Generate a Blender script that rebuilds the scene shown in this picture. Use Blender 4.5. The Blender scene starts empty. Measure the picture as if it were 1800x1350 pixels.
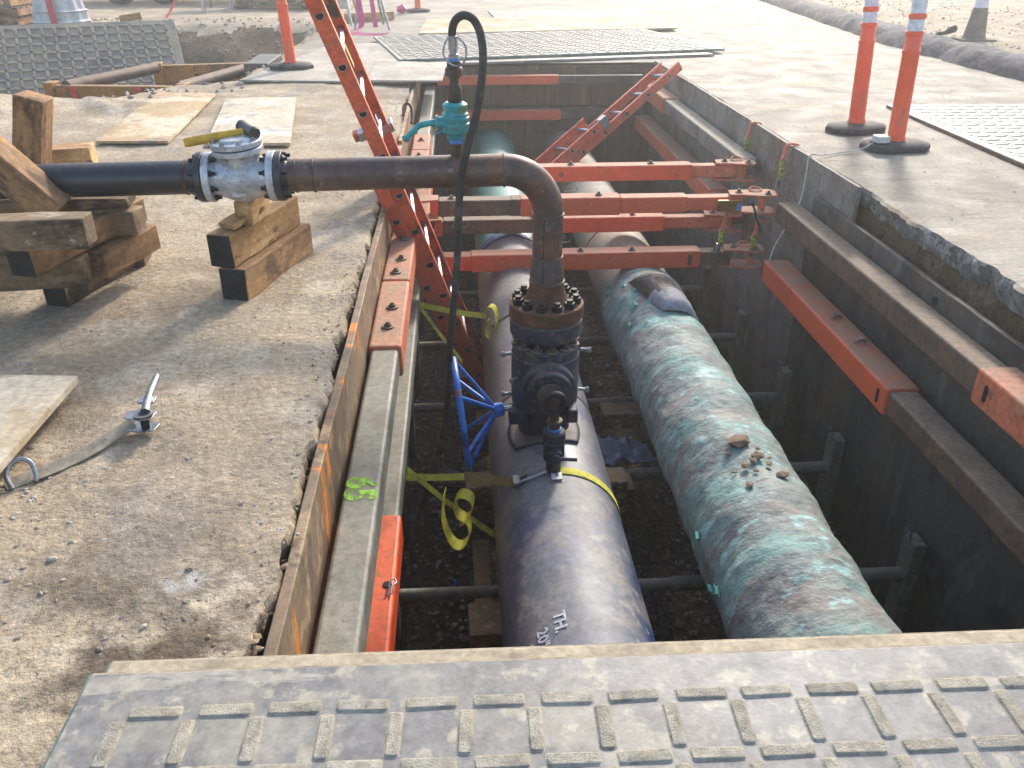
import bpy, math, random
from mathutils import Vector, Matrix, noise, Quaternion
random.seed(7)
R = math.radians
SC = bpy.context.scene
COL = SC.collection

# ------------------------------------------------------------------ camera, sky, sun, exposure
cam = bpy.data.cameras.new("camera"); cam.lens = 29.4; cam.sensor_width = 36; cam.clip_start = .05; cam.clip_end = 600
co = bpy.data.objects.new("camera", cam); COL.objects.link(co)
co.location = (0, 0, 1.2); co.rotation_euler = (R(90 - 28.25), 0, R(-3.53)); SC.camera = co
SUN_EL, SUN_AZ = 31.0, 22.0            # azimuth measured from +Y towards +X
w = bpy.data.worlds.new("World"); SC.world = w; w.use_nodes = True
nt = w.node_tree; bg = nt.nodes["Background"]
sky = nt.nodes.new("ShaderNodeTexSky"); sky.sky_type = 'NISHITA'; sky.sun_disc = False
sky.sun_elevation = R(SUN_EL); sky.sun_rotation = R(SUN_AZ); sky.dust_density = 2.0
nt.links.new(sky.outputs[0], bg.inputs[0]); bg.inputs[1].default_value = 0.15
sl = bpy.data.lights.new("sun", 'SUN'); sl.energy = 1.7; sl.angle = R(7); sl.color = (1, .95, .88)
so = bpy.data.objects.new("sun", sl); COL.objects.link(so); so.location = (8, 20, 14)
sd = Vector((math.sin(R(SUN_AZ)) * math.cos(R(SUN_EL)), math.cos(R(SUN_AZ)) * math.cos(R(SUN_EL)), math.sin(R(SUN_EL))))
so.rotation_euler = sd.to_track_quat('Z', 'Y').to_euler()
vs = SC.view_settings
vs.view_transform = 'Standard'; vs.look = 'None'; vs.exposure = 1.25; vs.gamma = 1; vs.use_curve_mapping = False
SC.cycles.max_bounces = 6; SC.cycles.use_denoising = True

# ------------------------------------------------------------------ materials
def S(h):
    h = h.lstrip('#'); c = [int(h[i:i + 2], 16) / 255 for i in (0, 2, 4)]
    return tuple(((x + .055) / 1.055) ** 2.4 if x > .04045 else x / 12.92 for x in c) + (1,)
def mat(name, c1, c2, scale=4, sc=(1, 1, 1), rough=.7, metal=0., spec=.4, bump=.25, bscale=60, layers=(), dust=None, world=False, bdist=.004, detail=7, grit=.28, gfreq=38):
    """two-tone noise base, then layers (colour, scale, lo, hi, amount, stretch), then settled dust (colour, amount)"""
    m = bpy.data.materials.new(name); m.use_nodes = True
    t = m.node_tree; N = t.nodes; L = t.links
    b = N["Principled BSDF"]
    tc = N.new("ShaderNodeTexCoord"); src = tc.outputs['Object']
    if not world:
        oi = N.new("ShaderNodeObjectInfo"); ml = N.new("ShaderNodeMath"); ml.operation = 'MULTIPLY'; ml.inputs[1].default_value = 37.
        L.new(oi.outputs['Random'], ml.inputs[0])
        ad = N.new("ShaderNodeVectorMath"); ad.operation = 'ADD'; L.new(src, ad.inputs[0]); L.new(ml.outputs[0], ad.inputs[1]); src = ad.outputs[0]
    def nz(scl, st=(1, 1, 1), det=7, ro=.6):
        mp = N.new("ShaderNodeMapping"); mp.inputs['Scale'].default_value = st; L.new(src, mp.inputs[0])
        n = N.new("ShaderNodeTexNoise"); n.inputs['Scale'].default_value = scl; n.inputs['Detail'].default_value = det; n.inputs['Roughness'].default_value = ro
        L.new(mp.outputs[0], n.inputs['Vector']); return n.outputs[0]
    K = .62
    def mr(x, lo, hi, a=0., bb=1.):
        r = N.new("ShaderNodeMapRange"); r.inputs[1].default_value = lo; r.inputs[2].default_value = hi; r.inputs[3].default_value = a; r.inputs[4].default_value = bb
        L.new(x, r.inputs[0]); return r.outputs[0]
    def mix(f, a, bcol):
        x = N.new("ShaderNodeMix"); x.data_type = 'RGBA'
        if isinstance(f, (int, float)): x.inputs[0].default_value = f
        else: L.new(f, x.inputs[0])
        for i, v in ((6, a), (7, bcol)):
            if isinstance(v, tuple): x.inputs[i].default_value = v
            else: L.new(v, x.inputs[i])
        return x.outputs[2]
    n1 = nz(scale, sc, detail)
    col = mix(mr(n1, .4, .6), S(c1), S(c2))
    rg = None
    for ly in layers:
        lc, ls, lo, hi, am = ly[:5]; st = ly[5] if len(ly) > 5 else (1, 1, 1)
        f = mr(nz(ls, st, 9, .65), .5 + (lo - .5) * K, .5 + (hi - .5) * K, 0, am)
        if len(ly) > 6:      # restricted to a range of one object axis: (axis, from, to)
            ax, x0, x1 = ly[6]
            sp = N.new("ShaderNodeSeparateXYZ"); L.new(tc.outputs['Object'], sp.inputs[0])
            mu = N.new("ShaderNodeMath"); mu.operation = 'MULTIPLY'; L.new(f, mu.inputs[0]); L.new(mr(sp.outputs[ax], x0, x1), mu.inputs[1]); f = mu.outputs[0]
        col = mix(f, col, S(lc))
    if dust:
        g = N.new("ShaderNodeNewGeometry"); sp = N.new("ShaderNodeSeparateXYZ"); L.new(g.outputs['Normal'], sp.inputs[0])
        f = mr(sp.outputs[2], .55, .97); n = mr(nz(dust[2] if len(dust) > 2 else 9), .32, .6, .45, 1)
        mu = N.new("ShaderNodeMath"); mu.operation = 'MULTIPLY'; L.new(f, mu.inputs[0]); L.new(n, mu.inputs[1])
        m2 = N.new("ShaderNodeMath"); m2.operation = 'MULTIPLY'; L.new(mu.outputs[0], m2.inputs[0]); m2.inputs[1].default_value = dust[1]
        col = mix(m2.outputs[0], col, S(dust[0]))
        rr = N.new("ShaderNodeMix"); L.new(m2.outputs[0], rr.inputs[0]); rr.inputs[2].default_value = rough; rr.inputs[3].default_value = .9
        L.new(rr.outputs[0], b.inputs['Roughness'])
    else:
        L.new(mr(nz(scale * 3), .3, .7, max(.05, rough - .1), min(1, rough + .1)), b.inputs['Roughness'])
    gr = N.new("ShaderNodeMix"); gr.data_type = 'RGBA'; gr.blend_type = 'MULTIPLY'; gr.inputs[0].default_value = 1
    L.new(col, gr.inputs[6]); gv = N.new("ShaderNodeCombineColor"); gx = mr(nz(gfreq, (1, 1, 1), 6, .75), .36, .64, 1 - grit, 1 + grit * .7)
    for i in range(3): L.new(gx, gv.inputs[i])
    L.new(gv.outputs[0], gr.inputs[7]); col = gr.outputs[2]
    L.new(col, b.inputs['Base Color'])
    b.inputs['Metallic'].default_value = metal; b.inputs['Specular IOR Level'].default_value = spec
    if bump:
        bp = N.new("ShaderNodeBump"); bp.inputs['Strength'].default_value = bump; bp.inputs['Distance'].default_value = bdist
        a2 = N.new("ShaderNodeMath"); a2.operation = 'ADD'; L.new(nz(bscale, sc, 5, .65), a2.inputs[0]); L.new(n1, a2.inputs[1])
        L.new(a2.outputs[0], bp.inputs['Height']); L.new(bp.outputs[0], b.inputs['Normal'])
    return m
DUST = 'a8967c'
M = {}
M['dirt'] = mat('packed_dirt', 'b4a185', 'a08d73', 1.3, rough=.92, spec=.25, bump=.9, bscale=45, bdist=.012, world=True, detail=10, layers=[
    ('c6b69c', 2.7, .5, .68, .75), ('7d6c58', .9, .57, .74, .5), ('8f877c', 3.1, .56, .7, .5, (1, .35, 1)), ('5e4f40', 60, .64, .76, .5), ('cfc3ae', 75, .66, .74, .7), ('3f3226', 2.3, .46, .6, .8, (1, 1, 1), (1, 1.75, 1.2)), ('b9b4ac', 2.6, .68, .76, .6)])
M['clod'] = mat('crumbled_tan_dirt', 'b09a7d', '8d795f', 7, rough=.95, spec=.2, bump=.8, bscale=60, bdist=.01, layers=[('cbb797', 12, .52, .66, .7), ('5e4c3b', 16, .57, .68, .7)])
M['dirt_dark'] = mat('dark_moist_soil', '756047', '5a4936', 2, rough=.95, spec=.2, bump=.9, bscale=30, bdist=.02, layers=[('8d7b65', 4, .52, .66, .7), ('3b3028', 20, .58, .7, .6)])
M['concrete'] = mat('dusty_concrete', '958b79', '7f7565', 1.1, rough=.78, spec=.35, bump=.45, bscale=70, bdist=.004, world=True, detail=10, layers=[
    ('a79b86', 1.9, .5, .66, .8), ('7d7263', 2.6, .57, .72, .55, (.5, 1.4, 1)), ('a5825e', .8, .56, .7, .4), ('6f665a', 40, .63, .74, .5), ('5b544b', 5, .62, .7, .5, (.3, 2.5, 1))])
M['slab_edge'] = mat('broken_concrete_edge', '8b8780', '6f6a62', 9, rough=.95, bump=1, bscale=60, bdist=.02, layers=[('b5b0a6', 14, .55, .66, .7), ('4d473f', 22, .56, .68, .7)])
M['gravel'] = mat('dark_gravel', '574d43', '38322c', 22, rough=.95, spec=.2, bump=1, bscale=70, bdist=.02, layers=[('7a6f62', 50, .56, .66, .7), ('2a2521', 35, .56, .7, .6)])
M['stone'] = mat('gravel_stone', '8d8377', '6a6056', 3, rough=.9, bump=.4, layers=[('b8b0a4', 5, .52, .64, .7)])
M['pebble'] = mat('pale_pebble', 'b7a891', '8c7c68', 3, rough=.9, bump=.4, layers=[('cfc9bf', 6, .52, .64, .6)])
M['asphalt'] = mat('asphalt_berm', '4e4b52', '3a373d', 6, rough=.85, bump=1, bscale=70, bdist=.012, layers=[('8b8278', 9, .52, .66, .65), ('6a6470', 30, .55, .66, .5)])
OR = [('c0603a', 5, .58, .72, .4), ('6b4c3a', 11, .7, .77, .7), ('e08a62', 16, .68, .76, .35)]
M['orange'] = mat('orange_painted_steel', 'e0643c', 'd65a32', 3, rough=.5, bump=.08, bscale=40, grit=.12, layers=OR, dust=('a08a70', .8))
M['orange_faded'] = mat('faded_orange_painted_steel', 'd27650', 'c66843', 4, rough=.62, bump=.15, bscale=40, layers=[('9a5638', 5, .57, .7, .5), ('5f4a3e', 13, .68, .76, .7), ('d99470', 10, .6, .72, .5)], dust=('a08a72', .9))
M['orange_bright'] = mat('bright_orange_painted_steel', 'e4551f', 'd84a18', 3, rough=.42, bump=.1, layers=[('b0431e', 9, .6, .7, .6), ('7c5a45', 20, .66, .72, .7)], dust=('c07a50', .35))
M['brown_steel'] = mat('brown_rusted_steel_tube', '6e5a49', '5a493d', 5, sc=(1, 1, 1), rough=.62, metal=.15, bump=.25, layers=[('7d5238', 9, .55, .67, .6), ('43382f', 16, .58, .68, .6)], dust=('93816c', .85))
M['grey_steel'] = mat('greenish_grey_painted_steel', '7f7f70', '6c6c60', 4, rough=.5, metal=.1, bump=.15, layers=[('8d8a7c', 9, .52, .64, .6), ('57503f', 45, .66, .72, .8), ('6e5640', 7, .62, .7, .5)], dust=('918877', .5))
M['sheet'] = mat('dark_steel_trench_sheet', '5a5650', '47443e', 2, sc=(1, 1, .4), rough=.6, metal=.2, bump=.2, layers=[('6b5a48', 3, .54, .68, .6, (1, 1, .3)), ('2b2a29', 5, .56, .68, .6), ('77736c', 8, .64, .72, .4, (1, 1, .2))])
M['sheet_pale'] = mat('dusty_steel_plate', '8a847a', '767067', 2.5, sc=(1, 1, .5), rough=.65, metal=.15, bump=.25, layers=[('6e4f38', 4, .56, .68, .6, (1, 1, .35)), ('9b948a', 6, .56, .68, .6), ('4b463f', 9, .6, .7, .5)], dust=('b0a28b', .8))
M['sheet_rust'] = mat('rusty_tan_steel_sheet', '8a7358', '74604a', 2, sc=(1, 1, .5), rough=.65, metal=.1, bump=.3, layers=[('a4672f', 3.2, .55, .66, .8, (1, 1, .4)), ('5b4e40', 4, .55, .66, .75, (1, 1, .3)), ('b59a73', 7, .56, .66, .6), ('d17a22', 5, .66, .71, .9, (1, 1.5, .4))])
M['wood_lag'] = mat('weathered_brown_plank', '5f4c39', '4a3b2d', 6, sc=(2, 2, .3), rough=.85, bump=.4, bscale=50, layers=[('7a6448', 3, .52, .66, .6, (2, 2, .3)), ('33291f', 5, .58, .68, .6, (3, 3, .3))])
M['timber'] = mat('rough_timber', '9a7752', '80603f', 5, sc=(.35, 3, 3), rough=.85, bump=.6, bscale=40, layers=[('b98d5c', 3.5, .5, .62, .8, (.6, 2, 2)), ('4a3626', 3.2, .57, .68, .8, (.8, 1.6, 1.6)), ('a07a58', 9, .56, .66, .5, (.4, 4, 4))])
M['timber_old'] = mat('dirty_old_timber', '8d745a', '6b563f', 5, sc=(.35, 3, 3), rough=.9, bump=.7, bscale=40, layers=[('9d8568', 3, .52, .64, .7, (.6, 2, 2)), ('2f241b', 3, .53, .65, .85, (.8, 1.6, 1.6)), ('d2c8b6', 5, .62, .7, .7)], dust=('a38a69', .6))
M['timber_pale'] = mat('fresh_pale_timber', 'b48a58', '9a7245', 5, sc=(.35, 3, 3), rough=.8, bump=.5, bscale=40, layers=[('d3ad77', 3, .5, .62, .8, (.6, 2, 2)), ('7a5230', 4, .57, .67, .6, (.8, 1.6, 1.6)), ('5a3c22', 9, .66, .71, .7, (1, 2, 2))])
M['end_shade'] = mat('shade_black_timber_end', '33302d', '24211f', 8, rough=.85, bump=.3)  # near-black puts the shade on the timber ends into their colour
M['ply'] = mat('worn_plywood', 'c2a57b', 'ab8d63', 2.2, sc=(1, .35, 1), rough=.8, bump=.25, layers=[('d9c6a6', 2.4, .5, .64, .8), ('b4794a', 2.2, .58, .68, .5, (.6, 1.2, 1)), ('7d6a52', 6, .61, .7, .5), ('8d8d92', 3, .64, .7, .5)])
M['ply_pale'] = mat('pale_dusty_plywood', 'cdbfa5', 'baa98c', 2.2, sc=(1, .35, 1), rough=.8, bump=.25, layers=[('ddd3c2', 2.4, .5, .64, .8), ('a68a63', 3, .6, .68, .5), ('8f8b88', 4, .61, .68, .6)])
M['board'] = mat('grey_dusty_cover_board', 'aa9f8d', '958a79', 1.6, rough=.75, bump=.2, layers=[('bdb19c', 2.2, .5, .64, .7), ('746b5f', 3, .6, .7, .5, (1, .4, 1))])
M['mat'] = mat('dusty_composite_mat', '827e77', '736f69', 3, rough=.5, spec=.5, bump=.25, bscale=90, bdist=.002, layers=[('5f5f60', 2.1, .54, .7, .7), ('9c9482', 3.5, .53, .68, .7), ('b0a58c', 16, .58, .68, .65), ('8f8a80', 60, .58, .68, .5), ('a89e8c', 8, .66, .685, .7, (.15, 1, 1))])
M['mat_bar'] = mat('gritty_mat_tread', 'b3aa97', 'a29986', 12, rough=.9, bump=1, bscale=300, bdist=.004, layers=[('77726a', 40, .6, .7, .6), ('b0a28a', 9, .55, .65, .6)])
M['mat_far'] = mat('dusty_mat_far', 'a49b8a', '8b8376', 2, rough=.6, spec=.4, bump=.2, layers=[('b9ac95', 3, .5, .62, .8), ('6f6d6c', 2.5, .58, .7, .5)])
M['mat_lean'] = mat('mud_smeared_mat', '8f8676', '7a7264', 2.5, rough=.75, bump=.3, layers=[('9c8d75', 1.6, .45, .6, .9), ('5b5b60', 2.2, .58, .68, .6)])
M['mat_edge'] = mat('green_mat_edge', '5f7a6a', '54655c', 6, rough=.7, bump=.2, layers=[('8d8a7f', 5, .5, .62, .8)])
M['mat_lip'] = mat('pale_dusty_mat_lip', 'b5a68b', 'a0927a', 8, rough=.85, bump=.4, layers=[('7f766a', 9, .6, .68, .6)])
M['black_pipe'] = mat('black_coated_pipe', '25272c', '1c1d21', 4, sc=(1, 1, 1), rough=.38, bump=.08, spec=.6, layers=[('3c3a3a', 6, .58, .68, .5), ('5a4a3c', 12, .68, .72, .6)], dust=('5b5650', .5))
M['rust_pipe'] = mat('mill_scale_rusty_pipe', '6b5244', '594740', 5, sc=(.6, 1, 1), rough=.48, metal=.3, bump=.18, layers=[('7d5339', 6, .53, .66, .65), ('4a484b', 4, .56, .68, .6), ('7d6350', 14, .6, .68, .5), ('8b8279', 18, .68, .72, .5)])
M['rust_flange'] = mat('brown_rusty_flange', '6b4630', '573823', 8, rough=.75, metal=.15, bump=.4, layers=[('8a5a38', 9, .55, .66, .6), ('3f3029', 16, .6, .68, .6)], dust=('86684d', .55))
M['weld'] = mat('weld_bead', '6d6058', '57483e', 30, rough=.5, metal=.5, bump=.8, bscale=120)
M['navy'] = mat('navy_valve_paint', '2a2e40', '20232f', 5, rough=.45, spec=.5, bump=.2, layers=[('3b3a42', 7, .52, .64, .7), ('5b5247', 12, .56, .66, .75), ('6f6455', 34, .62, .7, .8)], dust=('7a6e5e', .85))
M['navy_dark'] = mat('dark_navy_valve_paint', '1d2138', '15182a', 5, rough=.4, spec=.5, bump=.15, layers=[('33333c', 9, .55, .65, .6)], dust=('4c4740', .5))
M['blue_line'] = mat('blue_epoxy_pipe_coating', '27395c', '4a566a', 2.2, rough=.36, spec=.6, bump=.12, bscale=50, layers=[('6a6f73', 2.6, .49, .66, .75), ('1c2f72', 3.2, .55, .66, .85), ('8f8677', 5, .55, .7, .65), ('a0978a', 12, .62, .7, .6), ('7a7169', 1.4, .42, .62, .75, (1, .5, 1), (1, -.6, .5)), ('221f1f', 45, .68, .72, .8)], dust=('9b9488', .6, 4))
M['teal_line'] = mat('teal_epoxy_coating', '2f7a6c', '276a60', 3, rough=.35, bump=.08, layers=[('4d8f80', 5, .55, .66, .6), ('5b6a5e', 9, .62, .7, .5)], dust=('7f9a8c', .4))
M['blue_band'] = mat('blue_tape_band', '26407f', '1f3468', 6, rough=.4, bump=.1)
M['wrap'] = mat('green_pipe_wrap', '858d84', '93938a', 2.2, sc=(1, 1.3, 1), rough=.68, spec=.3, bump=.8, bscale=16, bdist=.014, detail=5, grit=.2, layers=[('7aa297', 2.6, .47, .68, .75, (1, 1.3, 1)), ('8a8076', 3.2, .53, .66, .8, (1, 1.8, 1)), ('a6cdc3', 7, .58, .7, .75, (1, 2, 1)), ('5b877d', 5.5, .62, .74, .5, (1, 1.8, 1)), ('675d54', 9, .67, .75, .75, (.8, 3, 1))])
M['bare_line'] = mat('bare_beige_pipe', '8f8474', '7d7468', 3, rough=.5, bump=.1, layers=[('a78d6b', 2, .52, .66, .7), ('6b665f', 4, .58, .68, .5)], dust=('a5977f', .6))
M['wrap_flap'] = mat('torn_green_wrap', '5fae9c', '4c8d7f', 9, rough=.5, bump=.6)
M['silver'] = mat('silver_painted_casting', 'c6c8ca', 'b4b6b8', 6, rough=.36, metal=.4, bump=.35, bscale=90, layers=[('9a9a9a', 8, .58, .7, .6), ('7d7262', 26, .68, .73, .6)])
M['steel'] = mat('bright_zinc_steel', 'a8a8a8', '8d8d8f', 12, rough=.35, metal=.85, bump=.1, layers=[('6f655a', 12, .6, .68, .5)])
M['dark_bolt'] = mat('black_oxide_bolt', '2a2b30', '1d1e22', 14, rough=.45, metal=.5, bump=.2, layers=[('4a423a', 14, .6, .68, .6)], dust=('6d6558', .6))
M['pin'] = mat('dusty_pin_head', '6b5d50', '574b41', 10, rough=.6, metal=.3, bump=.3, dust=('9a8870', .9))
M['iron'] = mat('dark_iron_fitting', '55473c', '42372f', 10, rough=.55, metal=.4, bump=.3, layers=[('73503a', 10, .55, .65, .6)])
M['teal'] = mat('teal_valve_paint', '2f9a97', '27868a', 4, rough=.4, bump=.15, layers=[('57b0ac', 8, .58, .66, .4), ('6f7f3c', 6, .66, .7, .7), ('6b5a45', 18, .68, .72, .6)])
M['blue_tape'] = mat('light_blue_thread_tape', '4f8fd0', '3f7fc4', 20, rough=.5, bump=.4)
M['rubber'] = mat('black_rubber_hose', '35332f', '2a2825', 10, rough=.7, bump=.3, bscale=150, layers=[('5a544b', 12, .56, .66, .6)])
M['rubber_base'] = mat('black_rubber_base', '2d2d2f', '232325', 8, rough=.75, bump=.4, bscale=90, layers=[('5e5850', 6, .55, .66, .6)], dust=('6b645a', .6))
M['post'] = mat('orange_plastic_post', 'f8633a', 'f05a32', 3, rough=.45, bump=.05, grit=.08, layers=[('d9663f', 7, .66, .74, .5)])
M['post'].node_tree.nodes['Principled BSDF'].inputs['Subsurface Weight'].default_value = .35; M['post'].node_tree.nodes['Principled BSDF'].inputs['Subsurface Radius'].default_value = (.12, .04, .02)
M['reflect'] = mat('white_reflective_band', 'dfe0e2', 'd2d4d8', 9, rough=.3, bump=.05, layers=[('a8a6a2', 9, .64, .7, .5)])
M['fibre'] = mat('orange_fibreglass_rail', 'de6a48', 'd45e3c', 4, rough=.5, bump=.12, layers=[('a3452f', 6, .57, .67, .6), ('8d7f72', 8, .64, .7, .6), ('3c4a44', 4, .68, .71, .9)])
M['alu'] = mat('aluminium', 'b9babb', 'a2a3a4', 9, rough=.35, metal=.85, bump=.1, layers=[('7b766f', 10, .6, .68, .5)])
M['hole'] = mat('dark_rung_bore', '17181a', '101112', 6, rough=.8, bump=0)
M['label_white'] = mat('white_sticker', 'dedcd6', 'c9c6bf', 14, rough=.5, bump=0, layers=[('7a3f3a', 60, .6, .66, .7, (1, 1, .4))])
M['label_yellow'] = mat('yellow_sticker', 'd9b13a', 'c99f2c', 14, rough=.5, bump=0, layers=[('5b4a22', 70, .6, .66, .7)])
M['blue_wheel'] = mat('blue_painted_tube', '2a70c2', '2462b0', 9, rough=.4, bump=.15, layers=[('1c2f52', 14, .6, .68, .7), ('8d5a3c', 18, .66, .7, .8), ('8fb0d0', 22, .69, .72, .6)])
M['strap'] = mat('yellow_webbing', 'c9c13a', 'b3aa2e', 12, rough=.75, bump=.5, bscale=200, layers=[('7d7a33', 9, .58, .68, .6)])
M['strap_dirty'] = mat('dirty_brown_webbing', '8a6a3a', '7a5a30', 12, rough=.85, bump=.5, bscale=200)
M['web_tan'] = mat('tan_dirty_webbing', 'a39780', '8d816c', 9, sc=(4, 1, 1), rough=.9, bump=.5, bscale=200, layers=[('7d7068', 8, .56, .66, .6)])
M['lime'] = mat('lime_cord', 'b5c93a', '9db030', 20, rough=.7, bump=.3)
M['white_cord'] = mat('white_cord', 'd6d2c6', 'c2beb2', 20, rough=.8, bump=.3)
M['white_plastic'] = mat('white_plastic', 'cfcbc4', 'bdb8b0', 10, rough=.45, bump=.1, layers=[('938a7c', 8, .58, .68, .6)])
M['film'] = mat('pale_plastic_film', '9b9ca8', '87889a', 6, rough=.35, bump=.5, bscale=30)
M['sack'] = mat('grey_woven_sack', 'a5a0a0', '8f8b8d', 5, rough=.8, bump=.5, bscale=140)
M['tar'] = mat('black_tar_patch', '2b2826', '1f1c1b', 9, rough=.6, bump=.8, bscale=60, layers=[('6b5f55', 14, .56, .66, .7)])
M['clay'] = mat('dried_clay_flake', '8d7a64', '76644f', 9, rough=.9, bump=.7, layers=[('a34f2a', 7, .6, .68, .6)])
M['yellow_steel'] = mat('yellow_ochre_painted_steel', 'b57a2f', 'a06a26', 3, rough=.6, bump=.2, layers=[('6f4c2a', 4, .54, .66, .7), ('3f3a36', 7, .62, .7, .7)], dust=('a5906c', .7))
M['pink'] = mat('pink_flagging_tape', 'd8487f', 'c93c72', 12, rough=.5, bump=.2)
M['red_tape'] = mat('red_flagging_tape', 'd8443f', 'c73a36', 12, rough=.5, bump=.2)
M['yellow_handle'] = mat('yellow_hammer_handle', 'd2a52e', 'c4962a', 6, rough=.45, bump=.1, layers=[('9a7a35', 12, .6, .68, .5)])
M['hammer'] = mat('worn_hammer_steel', '5b5751', '47443f', 9, rough=.5, metal=.5, bump=.3)
M['cone'] = mat('dust_caked_cone', '7f7468', '6d6359', 6, rough=.9, bump=.3, layers=[('8e6a55', 9, .6, .68, .5)])
M['canvas'] = mat('white_bulk_bag_fabric', 'd3d2cc', 'c2c1bc', 4, rough=.8, bump=.4, bscale=30, layers=[('a29c92', 5, .58, .7, .5)])
M['dumpster'] = mat('dark_green_dumpster_paint', '24473f', '1d3b35', 4, rough=.55, bump=.2, layers=[('5b5347', 6, .6, .7, .5)])
M['tyre'] = mat('black_tyre', '242426', '1b1b1d', 9, rough=.85, bump=.4, dust=('5b554c', .5))
M['brass'] = mat('brass_padlock', 'b0803a', '94692c', 9, rough=.35, metal=.7, bump=.1)
M['paint_lime'] = mat('lime_spray_paint', '9fd23a', '8cc02e', 25, rough=.6, bump=.2)
M['paint_orange'] = mat('orange_spray_paint', 'd9852f', 'c87525', 25, rough=.6, bump=.2)
M['paint_white'] = mat('white_stencil_paint', 'e4e5e8', 'd0d2d8', 25, rough=.5, bump=.1)
M['paint_rust'] = mat('orange_chalk_mark', 'c98a52', 'b57a45', 25, rough=.8, bump=.1)
def sprayed(m, lo, hi, sc_):
    t = m.node_tree; b = t.nodes['Principled BSDF']; n = t.nodes.new('ShaderNodeTexNoise'); n.inputs['Scale'].default_value = sc_; n.inputs['Detail'].default_value = 6
    tc = t.nodes.new('ShaderNodeTexCoord'); t.links.new(tc.outputs['Object'], n.inputs['Vector'])
    r = t.nodes.new('ShaderNodeMapRange'); r.inputs[1].default_value = lo; r.inputs[2].default_value = hi; t.links.new(n.outputs[0], r.inputs[0]); t.links.new(r.outputs[0], b.inputs['Alpha'])
sprayed(M['paint_lime'], .36, .6, 40); sprayed(M['paint_rust'], .4, .6, 90); sprayed(M['paint_white'], .28, .45, 120)
M['green_sign'] = mat('green_print', '2f8a63', '2a7d59', 9, rough=.6, bump=0)
M['barricade_orange'] = mat('orange_reflective_stripe', 'e0582c', 'd24e25', 9, rough=.4, bump=0)

M['haze'] = bpy.data.materials.new('veil_haze'); M['haze'].use_nodes = True; t_ = M['haze'].node_tree  # scattering volume added to stand in for lens glare and soften contrast
t_.nodes.remove(t_.nodes['Principled BSDF']); pv = t_.nodes.new('ShaderNodeVolumePrincipled'); pv.inputs['Density'].default_value = .0075; pv.inputs['Color'].default_value = (.95, .95, .93, 1); pv.inputs['Anisotropy'].default_value = .6
t_.links.new(pv.outputs[0], t_.nodes['Material Output'].inputs['Volume'])

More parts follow.
